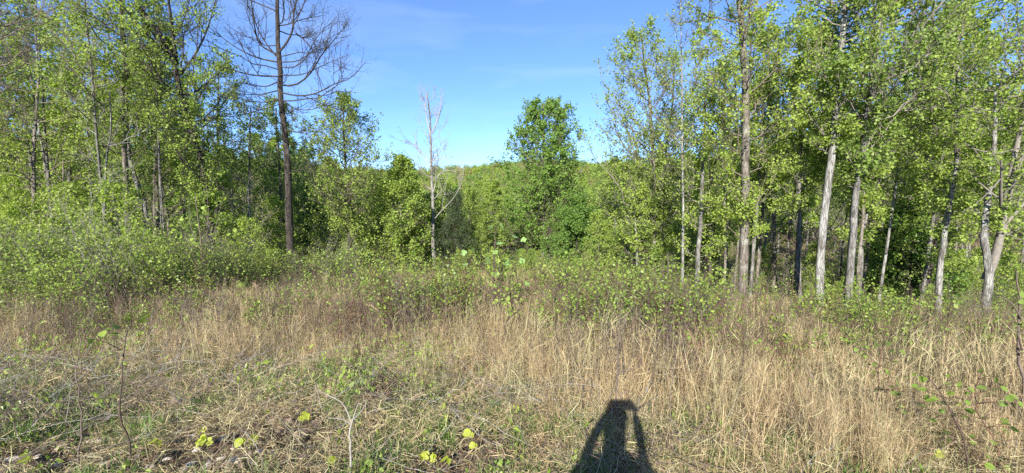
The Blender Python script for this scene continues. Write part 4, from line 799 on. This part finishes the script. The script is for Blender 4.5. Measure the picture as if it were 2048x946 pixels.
# the large-leaved sapling in the centre
sapling('tulip_sapling', 'sapling with large pale grey-green lobed leaves in the middle of the field', 'sapling', (988, 720), [(988, 640), (989, 580), (988, 520), (992, 460)], 5.5,
        [(985, 455), (1000, 450), (993, 470), (1030, 470), (1042, 478), (1002, 490), (990, 500), (975, 505), (1032, 512), (1015, 518), (1000, 525), (978, 525), (1010, 530), (930, 500), (950, 497), (935, 530), (1020, 555), (1040, 578), (1050, 572), (1000, 560), (998, 575), (950, 615), (985, 545), (972, 515), (1038, 520)],
        'tulip', 'leaf_tulip', 'stem_dark', .115, 51, d=7.2, branches=[[(988, 610), (1010, 580), (1035, 572)], [(988, 560), (960, 530), (935, 520)], [(989, 520), (1010, 500), (1032, 480)]])
sapling('tulip_sapling', 'low sapling with large pale leaves at the foot of the thickest mottled tree', 'sapling', (1510, 640), [(1510, 610), (1512, 580)], 3,
        [(1500, 590), (1512, 585), (1525, 588), (1532, 600), (1522, 608), (1496, 600), (1508, 600), (1540, 595), (1490, 610), (1515, 615)], 'tulip', 'leaf_tulip', 'stem_green', .16, 52, d=10.6)
sapling('tulip_sapling', 'small sapling with pale leaves left of the low one below the mottled tree', 'sapling', (1470, 650), [(1474, 630), (1480, 610)], 3, [(1470, 612), (1482, 608), (1490, 620), (1476, 622), (1465, 628)], 'tulip', 'leaf_tulip', 'stem_green', .13, 53, d=9.5)
sapling('leafy_bush', 'low bright bush with long leaves left of the pale trunk with dead twigs', 'bush', (1775, 650), [(1775, 630), (1780, 600)], 3,
        [(1740+int(7*i) % 90, 598+(i*13) % 32) for i in range(26)], 'oval', 'leaf_fresh', 'stem_green', .15, 54, d=10.2, branches=[[(1775, 640), (1760, 620), (1748, 602)], [(1777, 640), (1800, 622), (1815, 612)]])
sapling('leafy_bush', 'low bright long-leaved bush directly below the pale dead-twigged trunk', 'bush', (1835, 655), [(1838, 635), (1842, 615)], 3,
        [(1815+int(9*i) % 60, 612+(i*11) % 28) for i in range(20)], 'oval', 'leaf_fresh', 'stem_green', .13, 55, d=10.0)
# tall thin whip at left
sapling('thin_sapling', 'thin dark upright whip with a tuft of bright leaves on top in the left foreground', 'sapling', (256, 960), [(250, 900), (246, 850), (243, 780), (241, 720), (243, 655)], 4.2,
        [(186, 650), (196, 664), (212, 668), (226, 656), (233, 652), (241, 648), (250, 650), (256, 645), (234, 662), (205, 660), (218, 672), (249, 643)], 'oval', 'leaf_fresh', 'stem_dark', .04, 56, branches=[[(242, 700), (232, 680), (206, 662), (186, 652)]])
sapling('bare_whip', 'thin leafless brown stem with forking lower twigs left of the dark whip', 'stem', (158, 960), [(160, 900), (166, 880), (160, 860), (155, 820), (153, 740), (150, 660)], 4, [], 'oval', 'leaf_fresh', 'twig', .05, 57,
        branches=[[(165, 876), (140, 850), (110, 820), (75, 800), (52, 786)], [(162, 900), (130, 890), (95, 875)]])
sapling('bare_whip', 'long thin twig slanting up from the bottom left past the seedlings', 'stem', (405, 960), [(430, 910), (470, 870), (520, 815), (560, 770)], 3, [], 'oval', 'leaf_fresh', 'twig', .05, 58)
sapling('dead_stick', 'grey dead stick with a brown seed head standing in the bottom foreground', 'stick', (703, 965), [(703, 930), (704, 880), (704, 850), (712, 825), (722, 800)], 5.5, [], 'oval', 'litter', 'stem_grey', .05, 59,
        branches=[[(704, 850), (690, 838), (660, 830)], [(704, 848), (680, 815), (640, 803), (615, 798)], [(706, 840), (720, 826), (722, 815)]])
sapling('dead_stick', 'dark upright dead stem beside the photographer\'s shadow', 'stick', (1232, 850), [(1233, 800), (1235, 750), (1236, 700), (1240, 640), (1246, 600)], 4.5, [], 'oval', 'litter', 'twig', .05, 60, branches=[[(1234, 745), (1265, 738), (1300, 730)], [(1235, 700), (1215, 705), (1205, 698)], [(1236, 690), (1255, 640), (1280, 600)]])
sapling('dead_stick', 'brown forked stalk right of the shadow in the middle foreground', 'stick', (1334, 890), [(1336, 840), (1338, 790), (1342, 745), (1346, 715)], 3.5, [], 'oval', 'litter', 'twig', .05, 61, branches=[[(1340, 760), (1350, 735), (1360, 718)], [(1337, 770), (1330, 730), (1326, 700)]])
sapling('bramble', 'dark leafy bramble stem leaning left in the lower right corner', 'bramble', (1938, 960), [(1910, 890), (1895, 840), (1870, 790), (1850, 755)], 5,
        [(1850, 750), (1862, 742), (1875, 760), (1842, 775), (1888, 800), (1905, 830), (1925, 880), (1985, 918), (1858, 790), (1920, 835), (1900, 862), (1930, 905)], 'oval', 'leaf_briar', 'stem_dark', 0.037, 62)
sapling('bramble', 'red-brown bramble with paired leaves right of centre in the lower right field', 'bramble', (1742, 880), [(1750, 830), (1762, 780), (1768, 730), (1775, 690)], 4,
        [(1750, 700), (1765, 690), (1780, 700), (1740, 720), (1758, 735), (1775, 745), (1785, 720), (1748, 760), (1770, 775), (1790, 760), (1755, 800), (1778, 802)], 'oval', 'leaf_briar', 'stem_red', 0.034, 63)
sapling('bramble', 'bramble with drooping leaf sprays leaning over beside the right edge', 'bramble', (2010, 960), [(2000, 900), (1975, 850), (1960, 800), (1965, 760)], 4,
        [(1970, 745), (1985, 755), (1950, 765), (1995, 775), (1962, 790), (1985, 800), (2005, 812), (1975, 825), (1996, 842), (1960, 850), (2015, 862), (1985, 880)], 'oval', 'leaf_mid', 'stem_red', 0.037, 64)
sapling('bramble', 'arching bramble cane over the tall straw below the lone grey trunk', 'bramble', (1600, 800), [(1585, 760), (1570, 720), (1550, 690), (1520, 680)], 3.5,
        [(1520, 678), (1532, 684), (1545, 680), (1556, 696), (1570, 700), (1566, 720), (1580, 738), (1590, 755), (1535, 692)], 'oval', 'leaf_briar', 'stem_dark', 0.031, 65)
sapling('thin_sapling', 'thin brown-stemmed sapling at the very right edge of the field', 'sapling', (2046, 880), [(2046, 820), (2045, 740), (2042, 660), (2040, 600), (2030, 540)], 8,
        [(2030, 560), (2020, 580), (2042, 600), (2015, 640), (2030, 650), (2038, 690)], 'oval', 'leaf_mid', 'twig', .05, 66, branches=[[(2044, 700), (2010, 660), (1975, 640)], [(2044, 640), (2010, 600), (1980, 590)]])
sapling('thin_sapling', 'fan of crooked thin stems with yellow-green leaves below the leaning dark tree', 'sapling', (405, 600), [(405, 550), (402, 500), (398, 450), (392, 390)], 4,
        [(int(330+(i*37) % 150), int(385+(i*53) % 150)) for i in range(60)], 'oval', 'leaf_lime', 'twig', .10, 67, d=10.5,
        branches=[[(405, 560), (420, 500), (440, 440), (452, 390)], [(405, 560), (380, 500), (362, 460), (345, 430)], [(404, 550), (412, 480), (415, 420), (410, 370)], [(402, 500), (375, 450), (368, 400)], [(405, 580), (430, 520), (470, 480)]])
sapling('bare_whip', 'pale dead pole leaning right out of the left thicket', 'stem', (140, 645), [(155, 600), (175, 550), (195, 505)], 4, [], 'oval', 'litter', 'stem_grey', .05, 68, d=8.2)
# bright seedlings on the ground
for i, (x, y, nlf, sz, lab) in enumerate(seeds):
    rr = np.random.default_rng(400+i); b = atg(x, y+30)
    root = thing('seedling', b-[0, 0, .01], lab, 'seedling'); g = Geo(); hgt = .09+.03*rr.random()
    top = np.array([0, 0, hgt]); tubes(g, np.array([[[0, 0, -.01], [.004, 0, hgt*.5], top]]), np.array([[.002, .0018, .0014]]), 5)
    ob('stem', g.mesh('seedling_stem', M['stem_green']), root)
    for j in range(nlf):
        o = ob('leaf', leafmesh('tulip' if sz > .053 else 'oval', 'leaf_seedling'), root); o.location = (0, 0, hgt-.004*j); s_ = sz*(1.2 if j == 0 else .8); o.scale = (s_, s_, s_)
        o.rotation_euler = (rr.normal()*.5, rr.uniform(.3, 1.3), -PI/2+(j-(nlf-1)/2)*1.5+rr.normal()*.5)
# stones
def stone_mesh(seed):
    rr = np.random.default_rng(seed); n1, n2 = 5, 8; V = [(0, 0, .5)]
    for i in range(1, n1):
        th = PI*i/n1
        for j in range(n2): ph = 2*PI*(j+.3*(i % 2))/n2; q = rr.uniform(.75, 1.15); V.append((math.sin(th)*math.cos(ph)*q, math.sin(th)*math.sin(ph)*q*.75, math.cos(th)*.42*rr.uniform(.8, 1.1)))
    V.append((0, 0, -.4)); T = []; Q = []
    for j in range(n2): T.append((0, 1+j, 1+(j+1) % n2)); T.append((len(V)-1, 1+(n1-2)*n2+(j+1) % n2, 1+(n1-2)*n2+j))
    for i in range(n1-2):
        for j in range(n2): a = 1+i*n2; Q.append((a+j, a+n2+j, a+n2+(j+1) % n2, a+(j+1) % n2))
    g = Geo(); g.add(np.array(V)*.5, Q, T); return g.mesh('stone', M['stone'], smooth=False)
SM = [stone_mesh(500+i) for i in range(5)]
def stonelabel(x, y, w):
    side = 'in the bottom left corner' if x < 130 else 'by the thin dark whip' if x < 320 else 'left of the slanting twig' if x < 430 else 'under the twin seedlings' if x < 580 else 'near the grey dead stick' if x < 750 else 'near the photographer\'s shadow'
    return f"{'larger' if w > 8 else 'small'} pale tan stone {side}"
for i, (x, y, w) in enumerate(stones):
    rr = np.random.default_rng(600+i); b = atg(x, y); s_ = w*2.6*b[1]/F
    o = ob('stone', SM[i % 5], None, b+[0, 0, .02], None, stonelabel(x, y, w), 'stone', 'pale stones among the dead leaves'); o.scale = (s_*1.2, s_, s_*.7); o.rotation_euler = (rr.normal()*.15, rr.normal()*.15, rr.random()*6.28)
gr_ = [stone_mesh(520+i) for i in range(4)]
P, r = field_points(1500, 1.7, 3.8, 1.2, lambda x, y: (x/y < .05)*sm((noise2(x, y, 2.6, 3)-.3)/.25)*np.clip(2.2-y*.5, .2, 1), 41); n = len(P); s_ = r.uniform(.012, .045, n); P[:, 2] += .008
scatter_gn('gravel', gr_, P, np.stack([r.normal(size=n)*.3, r.normal(size=n)*.3, r.random(n)*6.28], -1), np.stack([s_, s_, s_*.8], -1), r.integers(0, 4, n), 'small pale stones and gravel in the bare soil at bottom left', 'gravel')
# bent straw stalks standing above the rest
def stalk(i, pxs, w, lab):
    rr = np.random.default_rng(700+i); b = atg(*pxs[0]); P = np.array([at(x, y, b[1])-b for x, y in pxs]); P[0] = 0; P = smooth_path(P, 14); P[:, 1] += np.linspace(0, .15, 14)*rr.normal()
    root = thing('grass_stalk', b, lab, 'grass stalk'); g = Geo(); tubes(g, P[None], (w*b[1]/F/2*np.linspace(1, .5, 14))[None], 5)
    Q, R = sub(rr, P[None], np.full((1, 14), .003), 26, lambda q, L, s: q.uniform(.04, .12, L.shape), .45, 4, .5, 0, 1, .001)
    m = len(Q); h = Geo(); ribbons(h, Q, np.full((m, 4), .0028)*np.array([.5, 1, .8, .2]), nrm(rr.normal(size=(m, 3))))
    ob('stem', g.mesh('stalk_stem', M['straw_pale']), root); ob('plume', h.mesh('stalk_plume', M['straw'], smooth=False), root, kind='stuff')
stalk(0, [(1905, 800), (1880, 745), (1855, 705), (1835, 690)], 5, 'thick bent straw stalk leaning left in the tall grass at the right')
stalk(1, [(1790, 790), (1820, 740), (1840, 700), (1858, 682)], 4, 'pale straw stalk crossing the thick bent one, leaning right')
stalk(2, [(1150, 760), (1160, 720), (1172, 675), (1180, 640)], 4, 'feathery straw stalk upright just left of the dark dead stem')
stalk(3, [(760, 700), (765, 660), (755, 625), (738, 612)], 4, 'straw stalk bowing left in the centre-left of the field')
stalk(4, [(1130, 800), (1135, 740), (1125, 700)], 4, 'short straw stalk left of the photographer\'s shadow')
stalk(5, [(25, 690), (30, 665), (45, 650), (70, 650)], 5, 'straw stalk arching right at the left edge below the thicket')

# ------------------------------------------------------------------ the photographer, whose shadow falls into the picture
def skin(name, verts, edges, radii, m, parent, root_i=0):
    me = bpy.data.meshes.new(name); me.from_pydata(verts, edges, []); me.materials.append(m); o = ob(name, me, parent)
    sk = o.modifiers.new('skin', 'SKIN')
    for i, rv in enumerate(radii): me.skin_vertices[0].data[i].radius = (rv if isinstance(rv, tuple) else (rv, rv)); me.skin_vertices[0].data[i].use_root = (i == root_i)
    sb = o.modifiers.new('sub', 'SUBSURF'); sb.levels = 1; sb.render_levels = 1
    return o
skinm = plain('skin', (.55, .35, .26), .6, .05); clothm = plain('shirt_cloth', (.10, .13, .20), .9, .15); jeans = plain('trouser_cloth', (.06, .08, .13), .9, .15); hairm = plain('hair', (.05, .035, .025), .8, .2); blackm = plain('phone_case', (.02, .02, .022), .4, .05); bootm = plain('boot_leather', (.08, .05, .03), .7, .1)
PX, PYY = -.13, -.46
pr = thing('person', (PX, PYY, float(G(PX, PYY))), 'person in dark shirt holding up a phone, casting the shadow at the bottom', 'person')
skin('body', [(0, 0, .98), (0, 0, 1.15), (0, .01, 1.32), (0, 0, 1.46), (0, .02, 1.54), (0, .04, 1.64), (0, .03, 1.73),
              (-.10, 0, .92), (-.13, .02, .50), (-.14, -.02, .09), (-.14, .14, .04), (.10, 0, .92), (.13, .02, .50), (.14, -.02, .09), (.14, .14, .04),
              (-.19, 0, 1.42), (-.17, .18, 1.17), (-.06, .34, 1.42), (.045, .40, 1.56), (.19, 0, 1.42), (.20, .16, 1.15), (.24, .30, 1.38), (.225, .40, 1.56)],
     [(0, 1), (1, 2), (2, 3), (3, 4), (4, 5), (5, 6), (0, 7), (7, 8), (8, 9), (9, 10), (0, 11), (11, 12), (12, 13), (13, 14), (3, 15), (15, 16), (16, 17), (17, 18), (3, 19), (19, 20), (20, 21), (21, 22)],
     [(.15, .11), (.14, .10), (.16, .11), (.10, .08), .055, .095, .085, .09, .06, .045, .045, .09, .06, .045, .045, .065, .045, .032, .03, .065, .045, .032, .03], skinm, pr)
skin('shirt', [(0, 0, .95), (0, 0, 1.15), (0, .01, 1.32), (0, 0, 1.45), (-.19, 0, 1.42), (-.175, .13, 1.23), (.19, 0, 1.42), (.20, .13, 1.20)], [(0, 1), (1, 2), (2, 3), (3, 4), (4, 5), (3, 6), (6, 7)], [(.19, .14), (.17, .125), (.185, .13), (.12, .10), .08, .065, .08, .065], clothm, pr)
skin('trousers', [(0, 0, .97), (-.10, 0, .90), (-.13, .02, .50), (-.14, -.01, .12), (.10, 0, .90), (.13, .02, .50), (.14, -.01, .12)], [(0, 1), (1, 2), (2, 3), (0, 4), (4, 5), (5, 6)], [(.17, .13), .105, .078, .07, .105, .078, .07], jeans, pr)
skin('hair', [(0, .0, 1.66), (0, .0, 1.75), (0, .05, 1.80)], [(0, 1), (1, 2)], [.085, .098, .07], hairm, pr)
for s_ in (-1, 1): skin('boot', [(.14*s_, -.03, .10), (.14*s_, .02, .05), (.14*s_, .17, .045)], [(0, 1), (1, 2)], [.06, .06, .05], bootm, pr)
# hands: palm plus five bent fingers each side of the phone
for s_, hx in ((-1, .045), (1, .225)):
    Vh = [(hx, .395, 1.56), (hx+.005*s_*-1, .40, 1.60)]; Eh = [(0, 1)]; Rh = [.026, .022]
    for f in range(4):
        i0 = len(Vh); bz = 1.572+f*.019; Vh += [(hx-.005*s_, .408, bz), (hx-.022*s_, .418, bz+.004), (hx-.040*s_, .420, bz+.002+.002*f)]; Eh += [(1 if f > 1 else 0, i0), (i0, i0+1), (i0+1, i0+2)]; Rh += [.010, .0085, .0075]
    i0 = len(Vh); Vh += [(hx-.01*s_, .393, 1.59), (hx-.03*s_, .390, 1.60)]; Eh += [(0, i0), (i0, i0+1)]; Rh += [.011, .009]
    skin('hand', Vh, Eh, Rh, skinm, pr)
bm_ = Geo(); hw, hd, hh = .078, .004, .037
V = [(x, y, z) for x in (-hw, hw) for y in (-hd, hd) for z in (-hh, hh)]; bm_.add(V, [(0, 1, 3, 2), (4, 6, 7, 5), (0, 4, 5, 1), (2, 3, 7, 6), (0, 2, 6, 4), (1, 5, 7, 3)])
ph = thing('phone', (.0, -.052, 1.6), 'dark phone held up in both hands behind the picture', 'phone'); c_ = ob('case', bm_.mesh('phone_case', blackm, smooth=False), ph)
bv = c_.modifiers.new('bevel', 'BEVEL'); bv.width = .003; bv.segments = 2

# ------------------------------------------------------------------ alike labels are told apart by their order from left to right
ORD = ['leftmost', 'second', 'third', 'fourth', 'fifth', 'sixth', 'seventh', 'eighth', 'ninth', 'tenth', 'eleventh', 'twelfth']
NUM = {2: 'two', 3: 'three', 4: 'four', 5: 'five', 6: 'six', 7: 'seven', 8: 'eight', 9: 'nine', 10: 'ten', 11: 'eleven', 12: 'twelve'}
by = {}
for o in COL.objects:
    if o.parent is None and o.get('category') and o.get('kind') != 'stuff': by.setdefault(o['label'], []).append(o)
for lab, os_ in by.items():
    n = len(os_)
    if n < 2 or n > 12: continue
    os_.sort(key=lambda o: o.location.x/max(o.location.y, .5))
    for i, o in enumerate(os_):
        if n == 2: o['label'] = f"{lab}, {'left' if i == 0 else 'right'} of two"
        elif i == 0: o['label'] = f'{lab}, leftmost of {NUM[n]}'
        elif i == n-1: o['label'] = f'{lab}, rightmost of {NUM[n]}'
        else: o['label'] = f'{lab}, {ORD[i]} from left'
